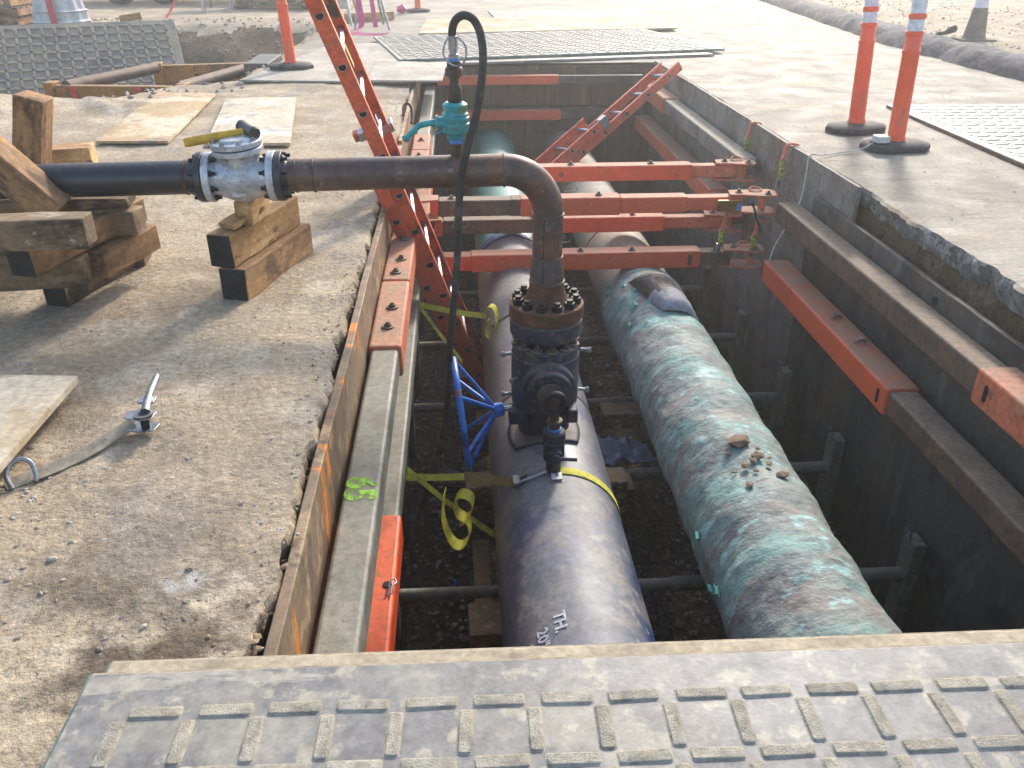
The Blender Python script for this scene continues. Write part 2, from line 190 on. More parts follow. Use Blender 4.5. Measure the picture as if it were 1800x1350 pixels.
# ------------------------------------------------------------------ mesh helpers
class MB:
    def __init__(s): s.v = []; s.f = []
    def add(s, vs_, fs_):
        o = len(s.v); s.v += [tuple(p) for p in vs_]; s.f += [tuple(i + o for i in f) for f in fs_]; return s
    def box(s, a, b, m=None):
        (x0, y0, z0), (x1, y1, z1) = a, b
        p = [Vector(q) for q in ((x0, y0, z0), (x1, y0, z0), (x1, y1, z0), (x0, y1, z0), (x0, y0, z1), (x1, y0, z1), (x1, y1, z1), (x0, y1, z1))]
        if m is not None: p = [m @ q for q in p]
        return s.add(p, [(0, 3, 2, 1), (4, 5, 6, 7), (0, 1, 5, 4), (1, 2, 6, 5), (2, 3, 7, 6), (3, 0, 4, 7)])
    def prism(s, poly, z0, z1, m=None):
        n = len(poly); p = [Vector((x, y, z0)) for x, y in poly] + [Vector((x, y, z1)) for x, y in poly]
        if m is not None: p = [m @ q for q in p]
        return s.add(p, [tuple(range(n - 1, -1, -1)), tuple(range(n, 2 * n))] + [(i, (i + 1) % n, (i + 1) % n + n, i + n) for i in range(n)])
    def tube(s, pts, r, n=12, cap=True):
        pts = [Vector(p) for p in pts]; k = len(pts)
        rs = r if isinstance(r, (list, tuple)) else [r] * k
        t0 = (pts[1] - pts[0]).normalized(); up = Vector((0, 0, 1)) if abs(t0.z) < .9 else Vector((1, 0, 0))
        nx = t0.cross(up).normalized(); vs_ = []
        for i in range(k):
            t = (pts[min(i + 1, k - 1)] - pts[max(i - 1, 0)]).normalized()
            nx = (nx - t * nx.dot(t)).normalized(); ny = t.cross(nx)
            for j in range(n):
                a = 2 * math.pi * j / n; vs_.append(pts[i] + (nx * math.cos(a) + ny * math.sin(a)) * rs[i])
        fs_ = [(i * n + j, i * n + (j + 1) % n, (i + 1) * n + (j + 1) % n, (i + 1) * n + j) for i in range(k - 1) for j in range(n)]
        if cap: fs_ += [tuple(range(n - 1, -1, -1)), tuple(range((k - 1) * n, k * n))]
        return s.add(vs_, fs_)
    def lathe(s, prof, o=(0, 0, 0), axis=(0, 0, 1), n=32, flute=None):
        q = Vector((0, 0, 1)).rotation_difference(Vector(axis).normalized()); o = Vector(o); vs_ = []
        for r, z in prof:
            for j in range(n):
                a = 2 * math.pi * j / n; rr = r * (1 + (flute(a, z) if flute else 0))
                vs_.append(o + q @ Vector((math.cos(a) * rr, math.sin(a) * rr, z)))
        k = len(prof)
        fs_ = [(i * n + j, i * n + (j + 1) % n, (i + 1) * n + (j + 1) % n, (i + 1) * n + j) for i in range(k - 1) for j in range(n)]
        return s.add(vs_, fs_ + [tuple(range(n - 1, -1, -1)), tuple(range((k - 1) * n, k * n))])
    def cyl(s, a, b, r, n=16): return s.tube([a, b], r, n)
    def ribbon(s, pts, wd, th=.003):
        """a strap: pts with width vectors wd (one vector or a list)"""
        pts = [Vector(p) for p in pts]; k = len(pts); W = [Vector(x) for x in wd] if isinstance(wd, list) else [Vector(wd)] * k; vs_ = []
        for i in range(k):
            t = (pts[min(i + 1, k - 1)] - pts[max(i - 1, 0)]).normalized(); nn = t.cross(W[i]).normalized() * th / 2
            vs_ += [pts[i] - W[i] / 2 - nn, pts[i] + W[i] / 2 - nn, pts[i] + W[i] / 2 + nn, pts[i] - W[i] / 2 + nn]
        fs_ = [(i * 4 + j, i * 4 + (j + 1) % 4, i * 4 + 4 + (j + 1) % 4, i * 4 + 4 + j) for i in range(k - 1) for j in range(4)]
        return s.add(vs_, fs_ + [(3, 2, 1, 0), tuple(range(k * 4 - 4, k * 4))])
    def rock(s, c, r, sq=.6, sub=0):
        ph = (1 + 5 ** .5) / 2
        if sub == 0:
            b = [(1, 0, 0), (-1, 0, 0), (0, 1, 0), (0, -1, 0), (0, 0, 1), (0, 0, -1)]; F = [(0, 2, 4), (2, 1, 4), (1, 3, 4), (3, 0, 4), (2, 0, 5), (1, 2, 5), (3, 1, 5), (0, 3, 5)]
        else:
            b = [Vector(q).normalized() for q in ((-1, ph, 0), (1, ph, 0), (-1, -ph, 0), (1, -ph, 0), (0, -1, ph), (0, 1, ph), (0, -1, -ph), (0, 1, -ph), (ph, 0, -1), (ph, 0, 1), (-ph, 0, -1), (-ph, 0, 1))]
            F = [(0, 11, 5), (0, 5, 1), (0, 1, 7), (0, 7, 10), (0, 10, 11), (1, 5, 9), (5, 11, 4), (11, 10, 2), (10, 7, 6), (7, 1, 8), (3, 9, 4), (3, 4, 2), (3, 2, 6), (3, 6, 8), (3, 8, 9), (4, 9, 5), (2, 4, 11), (6, 2, 10), (8, 6, 7), (9, 8, 1)]
        a = random.random() * 6.28; ca, sa = math.cos(a), math.sin(a); sx = random.uniform(.7, 1.3); vs_ = []
        for x, y, z in b:
            k = r * random.uniform(.75, 1.2); x, y, z = x * k * sx, y * k / sx, z * k * sq
            vs_.append((c[0] + x * ca - y * sa, c[1] + x * sa + y * ca, c[2] + z))
        return s.add(vs_, F)
def cenloc(vs_):
    xs, ys, zs = zip(*vs_); return Vector(((min(xs) + max(xs)) / 2, (min(ys) + max(ys)) / 2, (min(zs) + max(zs)) / 2))
def build(mb, name, mt, parent=None, local=False, bevel=0, smooth=38, keep=False, seg=2):
    """one mesh object; coordinates are world ones (or the parent's, local=True)"""
    c = Vector((0, 0, 0)) if keep else cenloc(mb.v)
    me = bpy.data.meshes.new(name); me.from_pydata([tuple(Vector(p) - c) for p in mb.v], [], mb.f); me.validate()
    if smooth:
        me.polygons.foreach_set('use_smooth', [True] * len(me.polygons)); me.set_sharp_from_angle(angle=R(smooth))
    for x in (mt if isinstance(mt, (list, tuple)) else [mt]): me.materials.append(M[x])
    o = bpy.data.objects.new(name, me); COL.objects.link(o)
    if parent is not None:
        o.parent = parent; o.location = c if local else c - WLOC[parent.name]
    else: o.location = c
    WLOC[o.name] = c
    if bevel:
        b = o.modifiers.new('bevel', 'BEVEL'); b.width = bevel; b.segments = seg; b.limit_method = 'ANGLE'; b.angle_limit = R(40)
    return o
WLOC = {}
def tag(o, label=None, cat=None, group=None, kind=None):
    for k, v in (('label', label), ('category', cat), ('group', group), ('kind', kind)):
        if v: o[k] = v
    return o
def thing(name, label, cat, loc=(0, 0, 0), group=None, rotz=0):
    o = bpy.data.objects.new(name, None); COL.objects.link(o); o.location = loc; o.rotation_euler = (0, 0, rotz); o.empty_display_size = .1
    WLOC[o.name] = Vector(loc); return tag(o, label, cat, group)
def inst(src, parent, name=None, loc=None, rot=None, local=True):
    c = src.copy(); c.name = name or src.name.split('.')[0]; COL.objects.link(c); c.parent = parent
    if loc is not None: c.location = Vector(loc) if local else Vector(loc) - WLOC[parent.name]
    if rot is not None: c.rotation_mode = 'QUATERNION'; c.rotation_quaternion = rot
    return c
def copy_tree(o, parent=None, loc=None, rotz=None):
    c = o.copy(); COL.objects.link(c); c.parent = parent
    if loc is not None: c.location = loc
    if rotz is not None: c.rotation_euler = (0, 0, rotz)
    for ch in o.children: copy_tree(ch, c)
    return c
def beam(name, a, b, wd, ht, mt, label=None, cat=None, group=None, bevel=.006, end=None, up=(0, 0, 1), wob=.006):
    """a sawn timber from a to b, slightly uneven"""
    a, b = Vector(a), Vector(b); L_ = (b - a).length; x = (b - a).normalized(); y = Vector(up).cross(x).normalized(); z = x.cross(y)
    mb = MB(); n = 7; vs_ = []
    for i in range(n):
        X = L_ * (i / (n - 1) - .5); j = lambda: random.uniform(-wob, wob)
        for sy, sz in ((-1, -1), (1, -1), (1, 1), (-1, 1)): vs_.append((X, sy * wd / 2 + j() * .5, sz * ht / 2 + j() * .4))
    mb.add(vs_, [(i * 4 + k, i * 4 + (k + 1) % 4, i * 4 + 4 + (k + 1) % 4, i * 4 + 4 + k) for i in range(n - 1) for k in range(4)] + [(3, 2, 1, 0), tuple(range(n * 4 - 4, n * 4))])
    o = build(mb, name, [mt] + ([end] if end else []), keep=True, bevel=bevel)
    if end:
        for p in o.data.polygons:
            if abs(p.normal.x) > .9: p.material_index = 1
    o.matrix_world = Matrix(((x.x, y.x, z.x, (a.x + b.x) / 2), (x.y, y.y, z.y, (a.y + b.y) / 2), (x.z, y.z, z.z, (a.z + b.z) / 2), (0, 0, 0, 1)))
    WLOC[o.name] = (a + b) / 2
    return tag(o, label, cat, group)
def text(name, s_, size, mt, origin, xdir, ydir, parent, depth=.0015, align='LEFT', bold=0):
    cu = bpy.data.curves.new('t', 'FONT'); cu.body = s_; cu.size = size; cu.extrude = depth; cu.align_x = align; cu.offset = bold; cu.resolution_u = 3
    to = bpy.data.objects.new('t', cu); COL.objects.link(to); bpy.context.view_layer.update()
    me = bpy.data.meshes.new_from_object(to.evaluated_get(bpy.context.evaluated_depsgraph_get())); bpy.data.objects.remove(to)
    x = Vector(xdir).normalized(); y = Vector(ydir).normalized(); z = x.cross(y)
    mw = Matrix(((x.x, y.x, z.x, origin[0]), (x.y, y.y, z.y, origin[1]), (x.z, y.z, z.z, origin[2]), (0, 0, 0, 1)))
    me.transform(mw); mb = MB(); mb.v = [tuple(v.co) for v in me.vertices]; mb.f = [tuple(p.vertices) for p in me.polygons]
    return build(mb, name, mt, parent, smooth=0)
def fbm(x, y, s_, o=4): return noise.fractal(Vector((x * s_, y * s_, 3.3)), 1.0, 2.0, o)
def sst(x, a, b): t = max(0, min(1, (x - a) / (b - a))); return t * t * (3 - 2 * t)
def lines(*segs):
    out = []
    for a, b, st in segs:
        n = max(1, round(abs(b - a) / st)); out += [a + (b - a) * i / n for i in range(n)]
    return out + [segs[-1][1]]
HEX = [(math.cos(R(60 * i)), math.sin(R(60 * i))) for i in range(6)]
def catmull(P_, k=6):
    P_ = [Vector(p) for p in P_]; out = []
    for i in range(len(P_) - 1):
        p0, p1, p2, p3 = P_[max(i - 1, 0)], P_[i], P_[i + 1], P_[min(i + 2, len(P_) - 1)]
        for j in range(k):
            t = j / k; out.append(.5 * (2 * p1 + (p2 - p0) * t + (2 * p0 - 5 * p1 + 4 * p2 - p3) * t * t + (3 * p1 - p0 - 3 * p2 + p3) * t ** 3))
    return out + [P_[-1]]
def bolt_mb(r=.012, h=.018, stud=.01):
    mb = MB(); mb.prism([(x * r, y * r) for x, y in HEX], 0, h); mb.lathe([(r * .6, h), (r * .6, h + stud)], n=10); return mb
def qz(d): return Vector((0, 0, 1)).rotation_difference(Vector(d).normalized())

# ------------------------------------------------------------------ setting: ground, slab, trench floor
def kerbx(y): return 5.25 + max(0, y - 9) * .03 + max(0, y - 11) * .1 + (.1 if y < 7 else 0)
def edge_x(y):      # broken edge of the left bank
    e = -.432 + .022 * fbm(y, 1, 2.2) + .018 * fbm(y, 5, 9) + .008 * fbm(y, 8, 30)
    return e
def gh(x, y):
    h = .018 * fbm(x, y, .9, 4) + .007 * fbm(x, y, 6, 4) + .003 * fbm(x, y, 24, 3)
    h += .012 * math.sin((x * .9 + y * .45) * 9) * sst(-x, .7, 1.1) * (1 - sst(y, 2.6, 3.4)) * max(0, fbm(x, y, 1.4, 2))       # tyre ruts
    h += .26 * math.exp(-(((x + 4.0) / .75) ** 2 + ((y - 6.4) / .8) ** 2)) + .05 * math.exp(-(((x + 2.7) / .5) ** 2 + ((y - 6.9) / .3) ** 2)) * (1 + fbm(x, y, 5))
    if -14 < x < -1.0 and y > 6.8:       # old excavation on the left
        y0 = 7.05 + .2 * sst(x, -3.3, -2.85) + .8 * sst(x, -2.95, -2.5) + .25 * sst(x, -2.5, -2) + .1 * fbm(x, y, 2)
        xr = -2.02 + .1 * fbm(x, y, 2.5)
        d = sst(y, y0, y0 + .4) * (1 - sst(y, 12.2 + (x + 4) * .25 if x < -3.6 else 12.2, 14.6)) * (1 - sst(x, xr - .5, xr + .05)) * sst(x, -13.5, -12)
        h -= d * (1.25 + .3 * fbm(x, y, 1.3) + .1 * fbm(x, y, 5)) * (1 - .35 * sst(y, 10.5, 12.5))
    if x > 1.9 or (y > 9.2 and x > -1.95): h = -.28 if (x > 1.9 and x < kerbx(y)) else -.07
    if x > 4.8: h = -.28 + (.39 + .03 * fbm(x, y, 1.5)) * sst(x, kerbx(y) + .05, kerbx(y) + .45)
    if x > 6 or y > 30: h = max(h, .02 * fbm(x, y, .5))
    return h
def grid_mesh(xs, ys, hf, keepf, xf=None):
    idx = {}; mb = MB()
    def vid(i, j):
        if (i, j) not in idx:
            x, y = xs[i], ys[j]
            if xf: x = xf(i, x, y)
            idx[(i, j)] = len(mb.v); mb.v.append((x, y, hf(x, y)))
        return idx[(i, j)]
    for j in range(len(ys) - 1):
        for i in range(len(xs) - 1):
            if keepf((xs[i] + xs[i + 1]) / 2, (ys[j] + ys[j + 1]) / 2): mb.f.append((vid(i, j), vid(i + 1, j), vid(i + 1, j + 1), vid(i, j + 1)))
    return mb, idx
XE = -.43
xs = lines((-60, -14, 6), (-14, -3.4, .18), (-3.4, XE, .026), (XE, 2.3, .5), (2.3, 7.5, .4), (7.5, 14, .8), (14, 60, 6))
ie = min(range(len(xs)), key=lambda i: abs(xs[i] - XE))
ys = lines((-40, -1.2, 8), (-1.2, .7, .12), (.7, 4.6, .026), (4.6, 9.6, .05), (9.6, 16, .12), (16, 34, .6), (34, 90, 8))
gm, gi = grid_mesh(xs, ys, gh, lambda x, y: not (XE < x < 2.3 and -1.2 < y < 9.6), lambda i, x, y: edge_x(y) if i == ie and -1.2 < y < 9.6 else x)
for j in range(len(ys) - 1):            # the broken side of the left bank, down into the trench
    if -1.2 <= ys[j] < 9.59:
        a, b = gm.v[gi[(ie, j)]], gm.v[gi[(ie, j + 1)]]; o = len(gm.v)
        def lo(p, dz, s_): return (p[0] + .02 * fbm(p[1] * 3, dz * 9, 3) + s_, p[1], p[2] + dz)
        gm.v += [lo(a, -.03, .012), lo(b, -.03, .012), lo(a, -.12, -.012), lo(b, -.12, -.012), lo(a, -.5, -.03), lo(b, -.5, -.03)]
        A, B = gi[(ie, j)], gi[(ie, j + 1)]
        gm.f += [(A, B, o + 1, o), (o, o + 1, o + 3, o + 2), (o + 2, o + 3, o + 5, o + 4)]
ground = build(gm, 'ground', ['dirt', 'dirt_dark'], keep=True, smooth=60)
for p in ground.data.polygons:
    if p.center.x < -1.6 and p.center.y > 6.9 and p.center.z < -.1 + .12 * fbm(p.center.x, p.center.y, 1.5): p.material_index = 1
tag(ground, 'packed tan dirt along the open trench', kind='structure')
# concrete road slab with a broken edge
def slab_edge(y): return 2.165 + (.03 * fbm(y, 2, 2.5) + .018 * fbm(y, 9, 11)) * (1 if y < 4.4 else .25)
sx_ = lines((-1.9, 2.16, .29), (2.16, 3.2, .04), (3.2, 6.4, .2)); isl = min(range(len(sx_)), key=lambda i: abs(sx_[i] - 2.16))
sy_ = lines((-1.2, 1.5, .3), (1.5, 4.6, .03), (4.6, 9.38, .1), (9.38, 34, .4)); 
jm = min(range(len(sy_)), key=lambda i: abs(sy_[i] - 9.38))
sm, si = grid_mesh(sx_, sy_, lambda x, y: .004 * fbm(x, y, 1.2) + .0015 * fbm(x, y, 9), lambda x, y: not (x < 2.16 and y < 9.38) and x < kerbx(y) + .3, lambda i, x, y: slab_edge(y) if i == isl and y < 9.37 else x)
for j in range(jm):
    a, b = sm.v[si[(isl, j)]], sm.v[si[(isl, j + 1)]]; o = len(sm.v)
    def lo2(p, dz, s_): return (p[0] + s_ + .02 * fbm(p[1], dz * 40, 9) , p[1], p[2] + dz + (.02 * fbm(p[1], 3, 6) if dz < -.06 else 0))
    sm.v += [lo2(a, -.012, -.012), lo2(b, -.012, -.012), lo2(a, -.05, -.006), lo2(b, -.05, -.006), lo2(a, -.1, .005), lo2(b, -.1, .005), lo2(a, -.1, .1), lo2(b, -.1, .1)]
    A, B = si[(isl, j)], si[(isl, j + 1)]
    sm.f += [(B, A, o, o + 1), (o + 1, o, o + 2, o + 3), (o + 3, o + 2, o + 4, o + 5), (o + 5, o + 4, o + 6, o + 7)]
slab = build(sm, 'road', ['concrete', 'slab_edge'], keep=True, smooth=60); tag(slab, 'dusty concrete road slab with broken edge', kind='structure')
for p in slab.data.polygons:
    if abs(p.normal.z) < .7: p.material_index = 1
# soil bank below the slab
bm_, _ = grid_mesh(lines((0, .9, .05)), lines((-1.2, 9.4, .05)), lambda x, y: 0, lambda x, y: True)
bm_.v = [(2.19 + .025 * fbm(y, x, 7) - .03 * sst(x, .05, .25), y, -.085 - x) for x, y, z in bm_.v]
tag(build(bm_, 'trench_bank', 'dirt_dark', keep=True, smooth=60), 'dark soil bank under the road slab', kind='structure')
fm, _ = grid_mesh(lines((-.55, 2.25, .05)), lines((-1.2, 9.6, .06)), lambda x, y: -1.75 + .03 * fbm(x, y, 2) + .014 * fbm(x, y, 14), lambda x, y: True)
tag(build(fm, 'trench_floor', 'gravel', keep=True, smooth=60), 'dark gravel floor of the trench', kind='structure')
# asphalt berm along the road's far side
km = MB(); prof = [(-.03, -.05), (.02, .07), (.1, .14), (.22, .165), (.36, .15), (.55, .1)]; ky = lines((2.5, 14, .1), (14, 34, .4)); n = len(prof)
for y in ky:
    for k, (dx, dz) in enumerate(prof): km.v.append((kerbx(y) + dx + .05 * fbm(y, k * .3, 3), y + .02 * fbm(y, k, 5), dz + .03 * fbm(y, k * .6, 6) * (0 < k < 5)))
km.f = [(i * n + k, i * n + k + 1, i * n + n + k + 1, i * n + n + k) for i in range(len(ky) - 1) for k in range(n - 1)]; km.f = [f[::-1] for f in km.f]
tag(build(km, 'kerb', 'asphalt', smooth=60), 'rough dark asphalt berm along the road edge', kind='structure')
# loose stones (uncountable)
gs = MB()
for _ in range(5200):
    y = random.uniform(1.6, 7.5); x = random.uniform(-.36, 2.03); r = random.choice((.008, .011, .014, .018))
    gs.rock((x, y, -1.735 + .03 * fbm(x, y, 2)), r * random.uniform(.7, 1.3), .7)
tag(build(gs, 'gravel_stones', 'stone', smooth=0), 'loose gravel stones on the trench floor', 'gravel', kind='stuff')
gs = MB()
for _ in range(1300):
    y = .9 + random.random() ** 1.6 * 5; x = -.47 - random.random() ** 1.2 * 2.2
    if fbm(x, y, 1.1, 3) < random.uniform(-.55, .35): continue
    gs.rock((x, y, gh(x, y) + .001), random.choice((.002, .0025, .003, .004, .006)) * random.uniform(.6, 1.25), .7, 1)
for cx, cy, k, sp in ((-1.02, 1.6, 45, .12), (-.95, 1.42, 15, .1), (-.62, 1.28, 45, .08), (-1.1, 1.75, 50, .1)):
    for _ in range(k):
        x, y = random.gauss(cx, sp), random.gauss(cy, sp)
        if x < -.47: gs.rock((x, y, gh(x, y) + .0005), random.choice((.002, .003, .004, .006, .008)) * random.uniform(.6, 1.2), .7, 1)
for _ in range(250):
    y = random.uniform(.9, 8); gs.rock((edge_x(y) + random.gauss(-.03, .02), y, gh(edge_x(y), y) + .001), random.uniform(.002, .006), .6, 1)
ed = MB()
for _ in range(500):
    y = .85 + random.random() ** 1.5 * 8; ed.rock((edge_x(y) + random.gauss(-.008, .012), y, -.02 + random.uniform(-.035, .008)), random.uniform(.004, .013), .5, 1)
tag(build(ed, 'dirt_clods', 'clod', smooth=50), 'crumbling dirt clods along the broken left bank edge', 'dirt clods', kind='stuff')
for _ in range(350):
    x, y = random.uniform(2.3, 5), random.uniform(2.5, 9); gs.rock((x, y, .003), random.uniform(.003, .006), .6)
for _ in range(900):
    y = random.uniform(6, 18); x = kerbx(y) + random.uniform(.5, 4); gs.rock((x, y, gh(x, y) + .004), random.uniform(.008, .025), .6)
for _ in range(1500):
    x, y = random.uniform(-7, -1.9), random.uniform(7.2, 15); gs.rock((x, y, gh(x, y) + .01), random.uniform(.01, .035), .7)
tag(build(gs, 'loose_stones', 'pebble', smooth=0), 'loose pale pebbles scattered over the dirt', 'pebbles', kind='stuff')

# ------------------------------------------------------------------ trench walls
def sheet(label, x0, x1, y0, y1, z0, z1, mt, name='steel_sheet', grp='steel sheets lining the trench', wav=.004):
    mb = MB(); yy = lines((y0, y1, .12)); n_ = len(yy)
    for y in yy:
        d = wav * fbm(y, x0, 1.5); t = z1 + .004 * fbm(y, z1, 4)
        mb.v += [(x0 + d, y, z0), (x1 + d, y, z0), (x1 + d, y, t), (x0 + d, y, t)]
    mb.f = [(i * 4 + k, i * 4 + (k + 1) % 4, i * 4 + 4 + (k + 1) % 4, i * 4 + 4 + k) for i in range(n_ - 1) for k in range(4)] + [(3, 2, 1, 0), tuple(range(n_ * 4 - 4, n_ * 4))]
    mb.f = [f[::-1] for f in mb.f]
    return tag(build(mb, name, mt, bevel=.003), label, 'steel sheet', grp)
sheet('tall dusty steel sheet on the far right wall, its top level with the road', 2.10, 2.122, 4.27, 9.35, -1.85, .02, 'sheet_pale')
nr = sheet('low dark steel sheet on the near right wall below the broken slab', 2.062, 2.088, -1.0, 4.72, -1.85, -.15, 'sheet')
hm = MB(); hm.lathe([(.02, 0), (.02, .004)], (2.0605, 3.28, -.215), (-1, 0, 0), 20)
hl = build(hm, 'lifting_hole', 'hole', nr)
ls = sheet('rusty tan steel sheet along the near left bank', -.405, -.378, -1.0, 5.6, -1.85, -.012, 'sheet_rust')
sheet('tan steel sheet along the far left bank behind the ladder', -.412, -.386, 5.72, 9.35, -1.85, -.012, 'sheet_rust')
sheet('dark steel sheet of the near end wall under the foreground mat', 0, .02, 0, 1, 0, 1, 'sheet')
ew = [o for o in COL.objects if o.get('label', '').startswith('dark steel sheet of the near end')][0]
ew.location = (.86, .25, -.93); ew.rotation_euler = (0, 0, R(90)); ew.scale = (1, 2.5, 1.75)
# far end wall of planks
fw = thing('plank_wall', 'brown plank wall closing the far end of the trench', 'plank wall', (.85, 9.36, -1.75))
tag(build(MB().box((-.9, 9.43, -2), (2.4, 9.6, -.09)), 'trench_bank', 'dirt_dark'), 'dark soil bank behind the far plank wall', kind='structure')
x = -.42; k = 0
while x < 2.1:
    wd = random.choice((.24, .29, .2, .27)); x1 = min(x + wd, 2.12)
    build(MB().box((x + .004, 9.36 + .012 * random.random(), -1.85), (x1 - .004, 9.41, -.56)), 'plank', 'wood_lag', fw, bevel=.004); x = x1
for z0, z1, xa, xb in ((-.43, -.2, -.42, .2), (-.43, -.2, .205, 1.0), (-.43, -.2, 1.005, 2.12), (-.555, -.435, -.42, .9), (-.555, -.435, .905, 2.12), (-.195, -.02, -.42, .85), (-.195, -.02, .855, 2.12)):
    build(MB().box((xa, 9.355 - .02 * random.random(), z0 + .003), (xb - .003, 9.41, z1 - .003)), 'plank', 'wood_lag', fw, bevel=.004)

# ------------------------------------------------------------------ shoring frames: walers and struts
bb0 = bolt_mb(.015, .014, .009); bb0.lathe([(.026, -.001), (.026, .004), (.024, .005)], n=20); BOLT = build(bb0, 'bolt', 'pin'); BOLT_LOC = BOLT
def bolts_on(parent, pts, d=(0, 0, 1), s_=1.0, mt=None):
    for p in pts:
        o = inst(BOLT, parent, 'bolt', Vector(p) + Vector(d).normalized() * .013 * s_, qz(d) @ Quaternion((0, 0, 1), random.random()), local=False); o.scale = (s_,) * 3
def pin_clip(parent, p, yaw=0., s_=1.0):
    a = Matrix.Translation(p) @ Matrix.Rotation(yaw, 4, 'Z')
    pts = [a @ (Vector(q) * s_) for q in ((-.04, 0, .004), (-.01, 0, .012), (.02, .012, .012), (.038, .0, .012), (.02, -.012, .012), (0, -.006, .014), (-.03, -.014, .006))]
    build(MB().tube(pts, .0035 * s_, 6), 'pin_clip', 'steel', parent)
def waler(label, x0, x1, z0, z1, segs, front):
    """segs: (y0, y1, material, kind) tube or sleeve; front = -1 when the free face looks to -X"""
    t = thing('waler', label, 'steel beam', ((x0 + x1) / 2, segs[0][0], z0), 'walers of the shoring frames')
    for ya, yb, mt, kd in segs:
        g = .012 if kd == 's' else 0
        mb = MB().box((x0 - g, ya, z0 - g), (x1 + g, yb, z1 + g)); build(mb, 'sleeve' if kd == 's' else 'tube', mt, t, bevel=.012, seg=3)
    return t
W1 = waler('brown upper waler of the near right wall with an orange sleeve near the camera', 1.93, 2.055, -.36, -.24, [(-.5, 4.93, 'brown_steel', 't'), (1.3, 2.68, 'orange_faded', 's')], -1)
W2 = waler('lower waler of the near right wall, orange at its far half and brown nearer', 1.865, 1.995, -.69, -.58, [(-.5, 4.85, 'brown_steel', 't'), (3.13, 4.35, 'orange', 's'), (4.35, 4.8, 'orange', 's')], -1)
for wl, y_, zc in ((W1, 2.6, -.3), (W2, 3.2, -.635)):
    xx = 1.917 if wl is W1 else 1.852
    mb = MB(); pl = [(math.cos(a) * .011, math.sin(a) * .011 + (.024 if math.sin(a) > 0 else -.024)) for a in [i * math.pi / 6 + .01 for i in range(12)]]
    mb.prism(pl, 0, .002, Matrix(((0, 0, -1, xx), (1, 0, 0, y_), (0, 1, 0, zc), (0, 0, 0, 1)))); build(mb, 'slot', 'hole', wl)
for y_, a in ((3.9, .5), (3.6, .2)): pin_clip(W2, (1.935, y_, -.565), a); pin_clip(W2, (1.95, y_ + .02, -.565), a + 1.4, .8)
W3 = waler('greenish grey upper waler of the near left wall with bolted orange sleeve', -.362, -.258, -.315, -.205, [(-.5, 5.0, 'grey_steel', 't'), (2.92, 3.62, 'orange_faded', 's'), (3.63, 4.35, 'orange_faded', 's')], 1)
bolts_on(W3, [(-.31, 3.1, -.193), (-.305, 3.3, -.193), (-.315, 3.72, -.193), (-.3, 3.9, -.193), (-.3, 4.2, -.193)])
W4 = waler('lower waler of the near left wall with a bright orange sleeve close to the camera', -.34, -.25, -.68, -.58, [(-.5, 5.0, 'grey_steel', 't'), (-.2, 2.36, 'orange_bright', 's')], 1)
pin_clip(W4, (-.25, 1.98, -.565), 1.2, .9); pin_clip(W4, (-.245, 1.62, -.565), 1.0, .7)
hm = MB(); hm.lathe([(.014, 0), (.014, .003)], (-.262, 2.0, -.5675), (0, 0, 1), 16); build(hm, 'pin_hole', 'hole', W4)
W5 = waler('grey upper waler of the far right wall with a faded orange end', 1.94, 2.07, -.29, -.17, [(5.75, 9.3, 'sheet_pale', 't'), (8.1, 9.25, 'orange_faded', 's')], -1)
W6 = waler('orange lower waler of the far right wall behind the struts', 1.9, 2.03, -.63, -.52, [(5.7, 9.3, 'brown_steel', 't'), (6.2, 7.7, 'orange_faded', 's'), (7.72, 9.2, 'orange_faded', 's')], -1)
W7 = waler('tan upper waler of the far left wall with orange sleeve by the teal valve', -.34, -.235, -.3, -.19, [(5.62, 9.3, 'grey_steel', 't'), (5.7, 6.2, 'orange_faded', 's'), (6.21, 6.75, 'orange_faded', 's')], 1)
bolts_on(W7, [(-.29, 6.5, -.178), (-.29, 6.0, -.178)])
W8 = waler('lower waler of the far left wall, beyond the near ladder', -.33, -.24, -.63, -.53, [(5.62, 9.3, 'grey_steel', 't'), (5.7, 6.9, 'orange_faded', 's')], 1)
